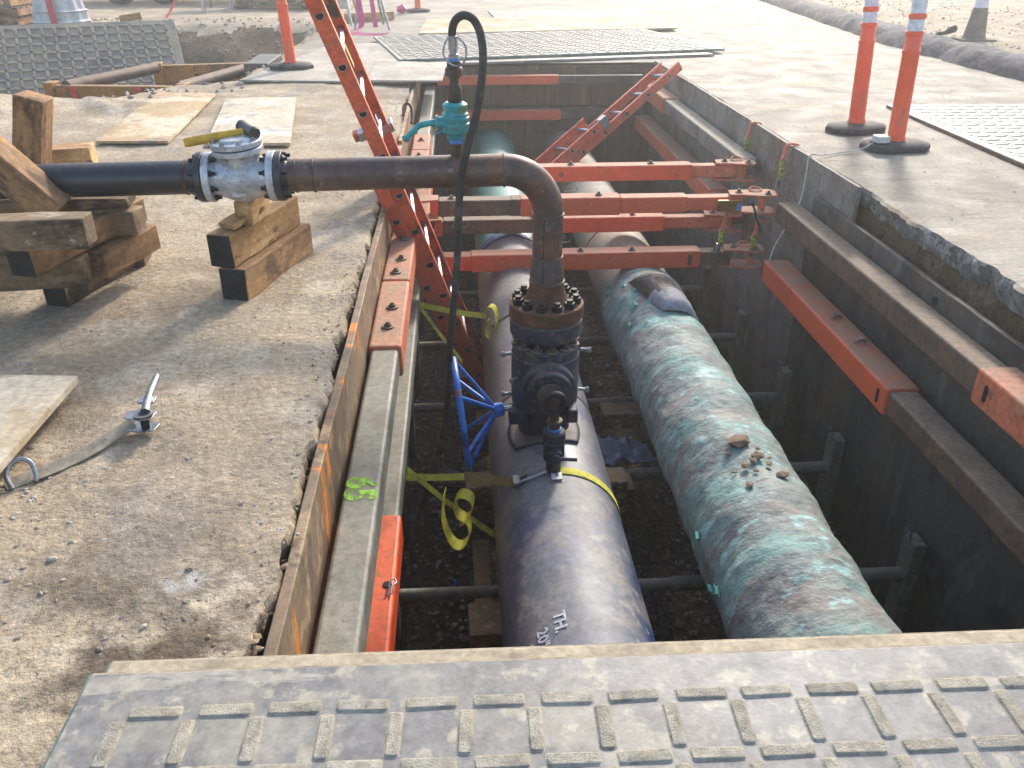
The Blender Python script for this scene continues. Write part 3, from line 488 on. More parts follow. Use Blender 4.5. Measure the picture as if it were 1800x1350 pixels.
# spray paint marks
text('paint_mark', '65', .12, 'paint_lime', (-.352, 2.06, -.2038), (0, -1, 0), (1, 0, 0), W3, .0004, bold=.005)
def strut(label, y, z, segs, grp='cross struts of the shoring frames', tl=0., bracket=True, br_x=(1.78, 1.98), left=True):
    """segs: (x0, x1, half-size, material)"""
    t = thing('strut', label, 'strut', ((segs[0][0] + segs[-1][1]) / 2, y, z), grp)
    for a, b, h, mt in segs:
        mb = MB().box((a, y - h - .004, z - h), (b, y + h + .004, z + h)); build(mb, 'tube', mt, t, bevel=.009, seg=3)
    if bracket:
        x0, x1 = br_x
        for zz, th in ((z + .047, .014), (z - .061, .014)):
            po = [(x0 - .06, y - .055), (x0 + .02, y - .062), (x1 - .06, y - .10), (x1 + .02, y - .09), (x1 + .04, y + .03), (x1, y + .06), (x0 - .04, y + .055)]
            build(MB().prism(po, zz, zz + th), 'bracket_plate', 'orange_faded', t, bevel=.003)
        build(MB().box((x1 - .05, y - .05, z - .047), (x1 - .036, y + .045, z + .047)), 'bracket_web', 'orange_faded', t)
        bolts_on(t, [(x0 + .01, y - .01, z + .061), (x1 - .03, y - .06, z + .061)], s_=.9)
        rg = [(x1 - .09 + .035 * math.cos(a), y + .02 + .03 * math.sin(a), z + .068 + .01 * math.sin(a * 1)) for a in [i * math.pi / 9 for i in range(19)]]
        build(MB().tube(rg, .007, 8), 'lifting_ring', 'orange_faded', t)
    if left:
        x0 = segs[0][0]
        for zz in (z + .046, z - .06): build(MB().prism([(x0 - .11, y - .09), (x0 + .03, y - .055), (x0 + .03, y + .055), (x0 - .1, y + .06)], zz, zz + .014), 'bracket_plate', 'orange_faded', t, bevel=.003)
        build(MB().box((x0 - .02, y - .05, z - .046), (x0 + .03, y + .05, z + .046)), 'end_block', 'orange', t, bevel=.006)
    return t
SA = strut('orange strut farthest back of the four above the pipes, with a bolt on top', 5.68, -.23, [(-.19, 1.9, .042, 'orange_faded'), (-.15, 1.58, .052, 'orange')], br_x=(1.80, 1.99))
SB = strut('upper near strut, brown on its left half and orange to the right', 5.07, -.276, [(-.17, 1.75, .042, 'orange'), (-.14, .36, .05, 'brown_steel'), (.36, .98, .056, 'orange'), (.981, 1.4, .05, 'orange'), (.30, .46, .0525, 'brown_steel')], br_x=(1.72, 1.93))
SCt = strut('lower rear strut with a long brown tube and orange right half', 5.68, -.588, [(-.17, 1.85, .042, 'orange_faded'), (-.13, .52, .05, 'brown_steel'), (.52, 1.42, .054, 'orange')], br_x=(1.76, 1.94))
SDt = strut('lowest near strut, faded orange with embossed lettering and a dark right end', 5.07, -.632, [(-.2, 1.72, .044, 'brown_steel'), (-.19, .14, .049, 'orange'), (.05, 1.52, .056, 'orange')], br_x=(1.73, 1.9))
SE = strut('upper orange strut against the far plank wall', 9.22, -.14, [(-.22, 1.06, .046, 'orange'), (1.0, 1.95, .04, 'sheet')], bracket=False, left=False)
SF = strut('lower orange strut against the far plank wall', 9.22, -.495, [(-.27, 1.09, .05, 'orange'), (1.05, 1.95, .043, 'sheet')], bracket=False, left=False)
bolts_on(SA, [(.75, 5.68, -.178), (1.3, 5.68, -.178)], s_=.9)
bolts_on(SB, [(-.06, 5.07, -.226), (.58, 5.07, -.22), (.85, 5.07, -.22)], s_=.9)
bolts_on(SCt, [(-.03, 5.68, -.538), (.5, 5.68, -.535), (.68, 5.68, -.534), (1.2, 5.68, -.534)], s_=.9)
bolts_on(SDt, [(.75, 5.06, -.576), (1.08, 5.06, -.576), (1.62, 5.06, -.588)], s_=.9)
for st, px_, yy_, zz_ in ((SB, .52, 5.006, -.276), (SA, .68, 5.622, -.23)):
    build(MB().lathe([(.017, 0), (.017, .002)], (px_, yy_, zz_), (0, -1, 0), 20), 'pin_hole', 'brown_steel', st)
mb = MB().prism([(1.435, -.6), (1.435, -.665), (1.462, -.665), (1.462, -.6)], 0, .002, Matrix(((1, 0, 0, 0), (0, 0, -1, 5.0095), (0, 1, 0, 0), (0, 0, 0, 1)))); build(mb, 'slot', 'hole', SDt)
text('embossed_lettering', 'ST-450', .055, 'orange_faded', (.21, 5.008, -.655), (1, 0, 0), (0, 0, 1), SDt, .003)
text('embossed_lettering', '— 220 –', .055, 'orange_faded', (.86, 5.008, -.65), (1, 0, 0), (0, 0, 1), SDt, .003)
text('embossed_lettering', 'ST-12', .055, 'orange', (1.2, 5.016, -.292), (1, 0, 0), (0, 0, 1), SB, .003)
text('painted_number', '3', .055, 'paint_rust', (-.07, 5.0155, -.272), (1, 0, 0), (0, 0, 1), SB, .0006, bold=.002)
text('painted_number', '5', .055, 'paint_rust', (-.07, 5.0155, -.318), (1, 0, 0), (0, 0, 1), SB, .0006, bold=.002)
text('painted_number', '155', .05, 'paint_rust', (.44, 5.625, -.63), (0, 0, 1), (-1, 0, 0), SCt, .0006)
for st, p in ((SA, (.75, 5.62, -.32)), (SB, (.0, 5.0, -.36)), (SCt, (.52, 5.62, -.67)), (SCt, (.72, 5.62, -.68))):
    pts = [Vector(p) + Vector(q) for q in ((0, 0, .035), (-.01, -.02, .01), (-.045, -.02, .008), (-.06, -.02, -.006), (-.045, -.02, -.02), (.03, -.02, -.018), (.04, -.02, .012))]
    build(MB().tube(pts, .0028, 6), 'wire_keeper', 'steel', st)
# padlocked box and tether hooks at the right ends
lk = thing('padlock', 'brass padlock with a blue sticker hung at the right end of the upper near strut', 'padlock', (1.68, 4.98, -.28))
build(MB().box((1.58, 4.985, -.315), (1.735, 5.012, -.245)), 'lock_body', 'brass', lk, bevel=.005)
build(MB().box((1.70, 4.982, -.305), (1.73, 4.9845, -.265)), 'sticker', 'blue_tape', lk)
build(MB().tube([(1.735, 4.99, -.26), (1.77, 4.98, -.25), (1.8, 4.975, -.27), (1.815, 4.97, -.31), (1.83, 4.965, -.36), (1.85, 4.95, -.40), (1.86, 4.95, -.44)], .007, 8), 'cable', 'dark_bolt', lk)
def tether(label, p, h):
    t = thing('safety_tether', label, 'tether hook', p, 'tether hooks over the right sheet'); X, Y, Z = p
    build(MB().ribbon(catmull([(X + .055, Y, Z + .026), (X + .02, Y, Z + .034), (X - .012, Y, Z + .03), (X - .022, Y, Z - .0), (X - .024, Y, Z - .035), (X - .034, Y, Z - .06), (X - .026, Y, Z - .075)]), (0, .035, 0), .012), 'hook', 'orange_faded', t)
    for s_ in (-1, 1):
        pts = [(X - .03 + s_ * .018 * math.sin(i * 1.1), Y - .015 * math.cos(i * 1.3) * s_, Z - .07 - h * i / 10) for i in range(11)]
        build(MB().tube(pts, .006, 6), 'cord', 'lime', t)
    build(MB().box((X - .055, Y - .03, Z - .075 - h - .05), (X - .035, Y + .0, Z - .07 - h)), 'tag', 'steel', t)
tether('orange tether hook with lime cord hung over the far right sheet nearer the delineators', (2.09, 5.27, .0), .12)
tether('orange tether hook with lime cord farther along the right sheet', (2.09, 6.0, -.01), .09)
tether('lime cord tether hanging below the upper near strut at its right end', (1.66, 5.0, -.37), .08)
tether('lime cord tether clipped to the right end of the lowest near strut', (1.88, 5.02, -.42), .07)

# ------------------------------------------------------------------ big pipes in the trench
def gridtube(name, x, z, y0, y1, rf, mt, parent, ny, na=64):
    mb = MB(); yy = lines((y0, y1, (y1 - y0) / ny)); n_ = len(yy)
    for y in yy:
        for j in range(na):
            a = 2 * math.pi * j / na; r = rf(a, y); mb.v.append((x + r * math.cos(a), y, z + r * math.sin(a)))
    mb.f = [(i * na + j, (i + 1) * na + j, (i + 1) * na + (j + 1) % na, i * na + (j + 1) % na) for i in range(n_ - 1) for j in range(na)] + [tuple(range(na)), tuple(range(n_ * na - 1, (n_ - 1) * na - 1, -1))]
    return build(mb, name, mt, parent, smooth=50)
BX, BZ, BR = .35, -.912, .254
bp = thing('blue_pipeline', 'large dark blue coated pipe running along the left of the trench', 'pipe', (BX, 3, -1.17))
gridtube('coated_pipe', BX, BZ, -.3, 5.62, lambda a, y: BR, 'blue_line', bp, 4, 72)
gridtube('band', BX, BZ, 5.625, 5.75, lambda a, y: BR + .008, 'blue_band', bp, 1, 72)
gridtube('far_section', BX, BZ, 5.755, 9.36, lambda a, y: BR - .002, 'teal_line', bp, 1, 72)
for y in (3.42,): gridtube('weld', BX, BZ, y, y + .012, lambda a, y_: BR + .003, 'weld', bp, 1, 72)
def ptxt(s_, ang, y, size):
    a = R(ang); p = Vector((BX + (BR + .0015) * math.cos(a), y, BZ + (BR + .0015) * math.sin(a)))
    text('stencil_lettering', s_, size, 'paint_white', p, (0, -1, 0), (math.sin(a), 0, -math.cos(a)), bp, .0006, bold=.0012)
ptxt('TH.', 113, 1.96, .056); ptxt('20"', 127, 1.915, .056); ptxt('CTE', 139, 1.88, .056)
GX, GZ, GR = 1.15, -.925, .25
gp = thing('green_pipeline', 'large pipe in torn green wrap running along the right of the trench', 'pipe', (GX, 3, -1.18))
def wr(a, y):
    s_ = math.sin(y * 17 + a * 1.0 + 1.5 * fbm(y, a, .9)); v = .004 * s_ + .009 * noise.fractal(Vector((math.cos(a) * 1.6, y * 3, math.sin(a) * 1.6)), 1, 2, 4) + .005 * noise.fractal(Vector((math.cos(a) * 3, y * 16 + a, math.sin(a) * 3)), 1, 2, 3)
    return GR + .008 + v + .012 * sst(y, 4.5, 4.75)
gridtube('wrapped_pipe', GX, GZ, -.3, 4.95, wr, 'wrap', gp, 420, 110)
gridtube('bare_pipe', GX, GZ, 4.9, 9.36, lambda a, y: GR - .004, 'bare_line', gp, 1, 72)
for y in (5.9, 7.4): gridtube('weld', GX, GZ, y, y + .012, lambda a, y_: GR, 'weld', gp, 1, 72)
def flaps(n_, y0, y1, a0, a1, sz):
    for _ in range(n_):
        a = R(random.uniform(a0, a1)); y = random.uniform(y0, y1); pts = []; r = GR + .018
        for i in range(5): aa = a + i * .035 * sz; pts.append((GX + (r + .012 * math.sin(i)) * math.cos(aa), y + .015 * i * random.uniform(-1, 1), GZ + (r + .01 * math.sin(i * 1.4)) * math.sin(aa)))
        build(MB().ribbon(pts, (random.uniform(-.01, .01), random.uniform(.015, .04), .004), .003), 'wrap_flap', 'wrap_flap', gp)
flaps(11, 4.15, 4.95, 85, 170, 1.6); flaps(3, 1.7, 2.6, 165, 190, .6)
cl = MB(); cl.lathe([(.25, 0), (.36, 0), (.36, .05), (.33, .07), (.25, .07)], (GX, 9.355, GZ), (0, -1, 0), 48)
build(cl, 'wall_collar', 'sheet', gp)
# sandbag on the green pipe
def sandbag():
    mb = MB(); n, m_ = 18, 14; c = Vector((1.17, 4.52, 0))
    for k in (1, 0):
        for i in range(n + 1):
            for j in range(m_ + 1):
                u, v = i / n * 2 - 1, j / m_ * 2 - 1
                x = u * .12 * (1 - .25 * abs(v) ** 2 * (v > 0)) + .04 * v; y = -v * .26; ed = max(0, (1 - abs(u) ** 3.5) * (1 - abs(v) ** 4))
                X = c.x + x; Y = c.y + y; top = GZ + math.sqrt(max(.01, (GR + .022) ** 2 - (X - GX) ** 2))
                mb.v.append((X, Y, top + k * (.008 + .055 * ed ** .6 + .008 * fbm(X, Y, 14))))
    N_ = (n + 1) * (m_ + 1)
    for k in (0, 1):
        for i in range(n):
            for j in range(m_):
                a = k * N_ + i * (m_ + 1) + j; f = (a, a + m_ + 1, a + m_ + 2, a + 1); mb.f.append(f[::-1] if k == 0 else f)
    rim = [(i, 0) for i in range(n)] + [(n, j) for j in range(m_)] + [(i, m_) for i in range(n, 0, -1)] + [(0, j) for j in range(m_, 0, -1)]
    for q in range(len(rim)):
        a = rim[q][0] * (m_ + 1) + rim[q][1]; b = rim[(q + 1) % len(rim)]; b = b[0] * (m_ + 1) + b[1]; mb.f.append((a, b, b + N_, a + N_))
    return mb
sb = build(sandbag(), 'sandbag', ['sack', 'tar'], smooth=70); tag(sb, 'grey sandbag smeared with black tar lying on the green wrapped pipe', 'sandbag')
for p in sb.data.polygons:
    c = p.center
    if p.normal.z > .2 and c.y > -.12 + .05 * fbm(c.x, c.y, 14) + abs(c.x) * .5: p.material_index = 1
# clods on the green pipe
CL = [(1.12, 2.89, .05), (1.17, 2.78, .03), (1.23, 2.66, .028), (1.10, 2.72, .024), (1.14, 2.75, .02), (1.2, 2.73, .018), (1.08, 2.6, .02), (1.06, 2.83, .015), (1.19, 2.84, .014), (1.13, 2.68, .014), (1.22, 2.78, .012), (1.05, 2.7, .012)]
for i, (x, y, s_) in enumerate(CL):
    mb = MB(); mb.rock((x, y, GZ + math.sqrt((GR + .012) ** 2 - (x - GX) ** 2) + s_ * .2), s_, .35, 1)
    o = build(mb, 'clay_clod', 'clay', smooth=0)
    tag(o, ['largest flat dried clay clod on the green pipe', 'rust stained clay clod beside the largest one on the green pipe', 'clay clod set apart to the right on the green pipe'][i] if i < 3 else ['clay clod just below the largest one, left of centre', 'clay clod in the middle of the scatter on the green pipe', 'clay clod right of the middle in the scatter', 'clay clod lowest and nearest the camera in the scatter', 'small clod at the upper left of the largest one', 'small clod at the upper right beside the largest one', 'small clod near the lower left of the scatter', 'tiny clod at the right of the scatter', 'tiny clod at the far left of the scatter'][i - 3], 'clay clod', 'clay clods on the green pipe')

# ------------------------------------------------------------------ hot tap valve on the blue pipe
VX, VY = .327, 3.08
hv = thing('pipe_valve', 'navy blue ball valve bolted upright on the blue pipe, with a blue handwheel', 'valve', (VX, VY, -.66))
def disc(parent, name, mt, prof, o=(VX, VY, 0), ax=(0, 0, 1), n=48, bevel=0): return build(MB().lathe(prof, o, ax, n), name, mt, parent, bevel=bevel)
sad = MB(); n_ = 20
for i in range(n_ + 1):
    for j in range(n_ + 1):
        u, v = i / n_ * 2 - 1, j / n_ * 2 - 1; k = max(abs(u), abs(v)) / max(1e-6, math.hypot(u, v)) if (u or v) else 1
        k = .55 + .45 * k; x = u * k * .155; y = v * k * .155; sad.v.append((VX + x, VY + y, BZ + math.sqrt((BR + .012) ** 2 - (VX + x - BX) ** 2)))
sad.f = [(i * (n_ + 1) + j, (i + 1) * (n_ + 1) + j, (i + 1) * (n_ + 1) + j + 1, i * (n_ + 1) + j + 1) for i in range(n_) for j in range(n_)]
sp_ = build(sad, 'saddle_plate', 'navy', hv); so_ = sp_.modifiers.new('solid', 'SOLIDIFY'); so_.thickness = .014; so_.offset = -1
disc(hv, 'neck', 'navy_dark', [(.11, -.665), (.1, -.6), (.095, -.56), (.12, -.555), (.12, -.52)])
disc(hv, 'body', 'navy', [(.12, -.545), (.137, -.535), (.14, -.5), (.14, -.31), (.136, -.305), (.136, -.27), (.128, -.262)])
disc(hv, 'upper_neck', 'navy_dark', [(.1, -.27), (.095, -.2)])
disc(hv, 'valve_flange', 'navy', [(.144, -.215), (.146, -.21), (.146, -.155), (.142, -.152)])
disc(hv, 'gasket', 'dark_bolt', [(.12, -.153), (.12, -.142)])
for k in range(12):
    a = R(30 * k + 8); bo = inst(BOLT, hv, 'bolt', (VX + .118 * math.cos(a), VY + .118 * math.sin(a), -.247), local=False); bo.scale = (.95, .95, 1.2); bo.data = BOLT.data
disc(hv, 'trunnion_housing', 'navy', [(.1, 0), (.106, .015), (.106, .05), (.1, .056), (.092, .058), (.092, .088), (.086, .093)], (VX + .0, VY - .118, -.395), (0, -1, -.05))
disc(hv, 'trunnion_cap', 'pin', [(.052, 0), (.052, .006), (.047, .009)], (VX + .0, VY - .2115, -.4), (0, -1, -.05), 32)
for k in range(8):
    a = R(45 * k + 22); o = inst(BOLT, hv, 'bolt', (VX + .068 * math.cos(a), VY - .209, -.4 + .068 * math.sin(a)), qz((0, -1, -.05)), local=False); o.scale = (.45, .45, .5)
for p, d in (((VX - .14, VY - .03, -.3), (-1, -.2, 0)), ((VX + .14, VY - .03, -.29), (1, -.2, 0)), ((VX - .115, VY - .085, -.385), (-.75, -.7, 0)), ((VX + .14, VY - .02, -.48), (1, -.2, 0)), ((VX - .14, VY - .02, -.49), (-1, -.2, 0))):
    b = Vector(p) + Vector(d).normalized() * .03; build(MB().cyl(p, b, .007, 10).lathe([(.012, 0), (.012, .014)], b, d, 6), 'grease_fitting', 'steel', hv)
build(MB().box((VX - .155, VY - .1, -.6), (VX - .08, VY - .02, -.535)), 'gear_box', 'navy_dark', hv, bevel=.008)
build(MB().box((VX + .08, VY - .15, -.57), (VX + .125, VY - .06, -.51)), 'gear_lug', 'navy_dark', hv, bevel=.008)
HWC = Vector((-.025, VY - .06, -.565)); HUB = HWC + Vector((.994, .06, .09)) * .15; hr = .235
build(MB().cyl((VX - .14, VY - .055, -.54), HUB, .011, 14), 'gear_shaft', 'steel', hv)
hn = Vector((.994, .062, .091)).normalized(); hx = Vector((0, 0, 1)).cross(hn).normalized(); hz = hn.cross(hx)
rim = [HWC + (hx * math.cos(a) + hz * math.sin(a)) * hr for a in [2 * math.pi * i / 48 for i in range(49)]]
hw = build(MB().tube(rim, .013, 12, False), 'handwheel_rim', 'blue_wheel', hv)
build(MB().lathe([(.022, 0), (.03, .008), (.03, .04), (.02, .05)], HUB + hn * .03, -hn, 20), 'handwheel_hub', 'blue_wheel', hw)
for k in range(6):
    a = R(60 * k + 12); build(MB().cyl(HUB, HWC + (hx * math.cos(a) + hz * math.sin(a)) * (hr - .004), .009, 10), 'spoke', 'blue_wheel', hw)
# small drain valve
dv = thing('drain_valve', 'small dark navy bleed valve with ring handle standing on the blue pipe', 'valve', (.33, 2.72, -.66))
o3 = (.33, 2.72, 0)
disc(dv, 'stub', 'navy_dark', [(.03, -.675), (.03, -.6)], o3, n=24)
disc(dv, 'body', 'navy_dark', [(.034, -.605), (.042, -.595), (.042, -.52), (.038, -.515), (.044, -.51), (.044, -.475), (.036, -.468)], o3, n=24)
disc(dv, 'stem_plug', 'navy_dark', [(.027, 0), (.027, .03), (.02, .034), (.02, .045)], (.33, 2.685, -.555), (0, -1, 0), 24)
build(MB().cyl((.33, 2.65, -.555), (.41, 2.635, -.553), .0075, 10), 'lever', 'navy_dark', dv)
disc(dv, 'thread_tape', 'blue_tape', [(.026, -.47), (.027, -.458)], o3, n=20)
disc(dv, 'nipple', 'iron', [(.022, -.458), (.022, -.44), (.03, -.439), (.03, -.424), (.018, -.42), (.018, -.375)], o3, n=18)
gg = Vector((.33, 2.715, -.345)); ring = [gg + Vector((.03 * math.cos(a), 0, .034 * math.sin(a))) for a in [2 * math.pi * i / 24 for i in range(25)]]
build(MB().tube(ring, .0135, 12, False), 'ring', 'dark_bolt', dv)
disc(dv, 'gauge_face', 'iron', [(.024, -.004), (.024, .004)], gg, (0, 1, 0), 24)

# ------------------------------------------------------------------ riser, elbow and cross pipe
PR = .0585; PZ = .437
rp = thing('riser_pipe', 'rusty steel pipe rising from the navy valve and elbowing left over the trench edge', 'pipe', (VX, VY, -.14))
disc(rp, 'flange', 'rust_flange', [(.147, -.142), (.149, -.138), (.149, -.09), (.145, -.086), (.095, -.084), (.085, -.075), (.07, -.03), (.068, .0)])
BB = build(bolt_mb(.021, .026, .012), 'bolt', 'dark_bolt')
for k in range(12):
    a = R(30 * k + 15); o = inst(BB, rp, 'bolt', (VX + .118 * math.cos(a), VY + .118 * math.sin(a), -.068), local=False)
disc(rp, 'reducer', 'rust_pipe', [(.067, .003), (.067, .035), (.0645, .06), (.061, .082), (PR, .1)], n=40)
disc(rp, 'riser', 'rust_pipe', [(PR, .104), (PR, .268)], n=40)
er = .165; ell = [(VX - er + er * math.cos(a), VY, .272 + er * math.sin(a)) for a in [R(90) * i / 16 for i in range(17)]]
build(MB().tube(ell, PR, 40), 'elbow', 'rust_pipe', rp)
build(MB().tube([(VX - er - .003, VY, PZ), (-.62, VY, PZ - .008)], PR, 40), 'cross_pipe', 'rust_pipe', rp)
def weld(p, d, r): build(MB().lathe([(r - .002, -.005), (r + .003, -.003), (r + .004, 0), (r + .003, .003), (r - .002, .005)], p, d, 40), 'weld', 'weld', rp)
build(MB().ribbon([(VX - .022, VY - .0632, .006), (VX - .022, VY - .0634, .035), (VX - .021, VY - .0585, .07), (VX - .02, VY - .0552, .1), (VX - .02, VY - .0552, .268)], (.003, .001, 0), .0016), 'seam', 'hole', rp)
weld((VX, VY, .0015), (0, 0, 1), .0675); weld((VX, VY, .102), (0, 0, 1), PR); weld((VX, VY, .27), (0, 0, 1), PR); weld((VX - er - .0015, VY, PZ), (1, 0, 0), PR); weld((-.53, VY, PZ - .008), (1, 0, 0), PR); weld((-.595, VY, PZ - .008), (1, 0, 0), PR)
text('chalk_mark', 'P 1', .04, 'paint_rust', (.115, VY - PR - .0006, PZ - .03), (1, 0, 0), (0, .25, 1), rp, .0006)
# flanges and check valve
CVX = -.79; CZ = .428
def flange(parent, x0, x1, mt, r=.0885, name='flange'): return build(MB().lathe([(r - .002, 0), (r, .002), (r, abs(x1 - x0) - .002), (r - .002, abs(x1 - x0))], (min(x0, x1), VY, CZ), (1, 0, 0), 48), name, mt, parent)
flange(rp, -.661, -.638, 'black_pipe'); build(MB().lathe([(.074, 0), (.06, .018), (PR, .02)], (-.638, VY, CZ), (1, 0, 0), 40), 'weld_neck', 'black_pipe', rp)
cv = thing('check_valve', 'silver cast steel check valve with round bolted bonnet in the cross pipe', 'valve', (CVX, VY, .33))
flange(cv, -.69, -.664, 'silver'); flange(cv, -.914, -.888, 'silver')
prof = [(.066, -.1), (.067, -.085), (.072, -.068), (.08, -.045), (.086, -.02), (.088, 0), (.086, .02), (.08, .045), (.072, .068), (.067, .085), (.066, .1)]
bm3 = MB().lathe(prof, (CVX, VY, CZ), (1, 0, 0), 48); bm3.v = [(x, y, z - .006 * max(0, 1 - abs(x - CVX) / .06)) for x, y, z in bm3.v]
build(bm3, 'body', 'silver', cv)
bt = Vector((-.06, -.07, 1)).normalized(); bo_ = Vector((CVX + .004, VY, CZ + .03))
build(MB().lathe([(.074, 0), (.073, .03), (.073, .055), (.078, .062)], bo_, bt, 48), 'bonnet_neck', 'silver', cv)
build(MB().lathe([(.088, .06), (.09, .062), (.09, .077), (.088, .079)], bo_, bt, 48), 'bonnet_flange', 'silver', cv)
build(MB().lathe([(.08, .079), (.08, .084)], bo_, bt, 40), 'bonnet_gasket', 'dark_bolt', cv)
build(MB().lathe([(.088, .084), (.09, .086), (.09, .101), (.088, .103), (.06, .104), (.052, .112), (.0, .113)], bo_, bt, 48), 'bonnet_cover', 'silver', cv)
BS = build(bolt_mb(.0095, .009, .007), 'bolt', 'steel'); q0 = qz(bt)
for k in range(8):
    a = R(45 * k + 20)
    for zz, dr in ((.108, 1), (.056, -1)): inst(BS, cv, 'bolt', bo_ + q0 @ Vector((.076 * math.cos(a), .076 * math.sin(a), zz)), qz(bt * dr), local=False)
BK = build(bolt_mb(.0115, .013, .014), 'bolt', 'dark_bolt')
lp = thing('black_pipe', 'black coated steel pipe left of the check valve, resting on the timber crib', 'pipe', (-1.3, VY, .37))
for k in range(8):
    a = R(45 * k + 22.5); c_, s_ = VY + .073 * math.cos(a), CZ + .073 * math.sin(a)
    inst(BK, cv, 'bolt', (-.699, c_, s_), qz((-1, 0, 0)), local=False); inst(BK, cv, 'bolt', (-.879, c_, s_), qz((1, 0, 0)), local=False)
    inst(BK, rp, 'bolt', (-.629, c_, s_), qz((1, 0, 0)), local=False); inst(BK, lp, 'bolt', (-.948, c_, s_), qz((-1, 0, 0)), local=False)
flange(lp, -.94, -.917, 'black_pipe'); build(MB().lathe([(.074, 0), (.062, .03), (.06, .036)], (-.94, VY, CZ), (-1, 0, 0), 40), 'weld_neck', 'black_pipe', lp)
build(MB().tube([(-.976, VY, CZ), (-1.9, VY + .01, CZ - .012)], .06, 40), 'pipe', 'black_pipe', lp)
build(MB().lathe([(.0595, -.005), (.063, 0), (.0595, .005)], (-.985, VY, CZ), (1, 0, 0), 40), 'weld', 'rust_flange', lp)
for s_, z_, sz in (('C-1020', .462, .026), ('POWELL', .438, .026), ('WCB', .414, .026), ('CHECK', .394, .016)):
    dz = z_ - CZ; yy = VY - math.sqrt(max(1e-4, .083 ** 2 - dz * dz)) - .0015 if z_ < .45 else VY - .0775
    text('raised_lettering', s_, sz, 'silver', (CVX, yy, z_), (1, 0, 0), (0, max(0, dz) * 3 - max(0, -dz) * 8, 1), cv, .0022, 'CENTER')
build(MB().box((CVX - .028, VY - .079, .372), (CVX + .028, VY - .066, .388)), 'name_plate', 'silver', cv, bevel=.003)
# hammer on the bonnet
hm_ = thing('sledge_hammer', 'short sledge hammer with yellow handle lying on the check valve bonnet', 'hammer', (CVX - .02, VY, .55))
a, b = Vector((-.965, VY - .03, .556)), Vector((-.752, VY + .03, .584)); d = (b - a).normalized()
build(MB().tube([a, a + d * .01, a + (b - a) * .5, b - d * .03, b], [.014, .0165, .0165, .013, .012], 16), 'handle', 'yellow_handle', hm_)
hd = Vector((.62, -.75, -.12)).normalized(); hc = b + Vector((0, 0, .003))
build(MB().tube([hc - hd * .052, hc - hd * .046, hc - hd * .02, hc + hd * .02, hc + hd * .046, hc + hd * .052], [.019, .0235, .021, .021, .0235, .019], 20), 'head', 'hammer', hm_)
# teal valve on the cross pipe with fittings
tx = -.012
tv = thing('ball_valve', 'teal ball valve with angled lever on a nipple above the rusty cross pipe', 'valve', (tx, VY, .49)); to_ = (tx, VY, 0)
disc(tv, 'nipple', 'iron', [(.021, .485), (.021, .54)], to_, n=24); disc(tv, 'thread_tape', 'blue_tape', [(.0235, .537), (.025, .552)], to_, n=24)
disc(tv, 'body', 'teal', [(.03, .552), (.032, .556), (.034, .567), (.046, .575), (.047, .578), (.047, .64), (.041, .646), (.041, .656), (.044, .66), (.044, .672), (.034, .68)], to_, n=8 * 4)
for z_ in (.6, .622): disc(tv, 'ridge', 'teal', [(.0465, z_), (.0495, z_ + .002), (.0495, z_ + .008), (.0465, z_ + .01)], to_, n=40)
build(MB().lathe([(.022, 0), (.022, .02), (.027, .021), (.027, .03), (.014, .032), (.014, .045)], (tx - .04, VY - .008, .61), (-1, -.1, 0), 20), 'stem', 'teal', tv)
build(MB().tube([(tx - .078, VY - .012, .612), (tx - .12, VY - .02, .607), (tx - .135, VY - .03, .601), (tx - .172, VY - .06, .572)], [.011, .011, .0105, .009], 12), 'lever', 'teal', tv)
build(MB().rock((tx - .176, VY - .063, .568), .0145, 1, 1), 'lever_knob', 'teal', tv)
build(MB().cyl((tx - .045, VY - .03, .586), (tx - .075, VY - .05, .577), .0035, 8), 'lock_pin', 'teal', tv)
hs = thing('hose', 'black rubber hose looping over the teal valve and down into the trench', 'hose', (tx, VY, .68))
disc(hs, 'swage_nipple', 'iron', [(.023, .68), (.025, .683), (.025, .725), (.0165, .745), (.0165, .765)], to_, n=24)
disc(hs, 'union', 'iron', [(.021, .76), (.021, .767), (.03, .768), (.031, .79), (.027, .796), (.024, .797), (.024, .815)], to_, n=6 * 4)
disc(hs, 'thread_tape', 'blue_tape', [(.019, .812), (.0195, .824)], to_, n=20)
disc(hs, 'crimp_fitting', 'steel', [(.014, .82), (.0175, .822), (.0175, .838), (.0135, .84), (.0135, .85), (.0165, .852), (.0165, .895), (.014, .897)], to_, n=24)
ctl = [(tx, VY, .875), (tx - .002, VY, .91), (tx + .01, VY - .01, .945), (tx + .04, VY - .02, .962), (tx + .075, VY - .04, .945), (tx + .096, VY - .06, .89), (tx + .098, VY - .075, .80), (tx + .075, VY - .085, .66), (tx + .04, VY - .09, .54), (tx + .012, VY - .085, .42), (tx + .0, VY - .085, .28), (tx - .01, VY - .08, .12), (tx - .026, VY - .07, -.04), (tx - .046, VY - .06, -.2), (tx - .058, VY - .02, -.36), (tx - .07, VY + .02, -.55), (tx - .1, VY + .06, -.75), (tx - .15, VY + .08, -.95), (tx - .21, VY + .06, -1.12), (tx - .265, VY - .05, -1.32), (tx - .3, VY - .25, -1.55), (tx - .31, VY - .5, -1.7), (tx - .3, VY - .9, -1.71)]
build(MB().tube(catmull(ctl), .014, 16), 'rubber_tube', 'rubber', hs)
build(MB().tube(catmull([(tx - .015, VY - .02, .895), (tx - .03, VY - .03, .87), (tx - .033, VY - .03, .84), (tx - .015, VY - .035, .812), (tx + .02, VY - .03, .803), (tx + .042, VY - .03, .83), (tx + .04, VY - .03, .87), (tx + .012, VY - .025, .897)]), .0035, 8), 'whip_check_cable', 'steel', hs)

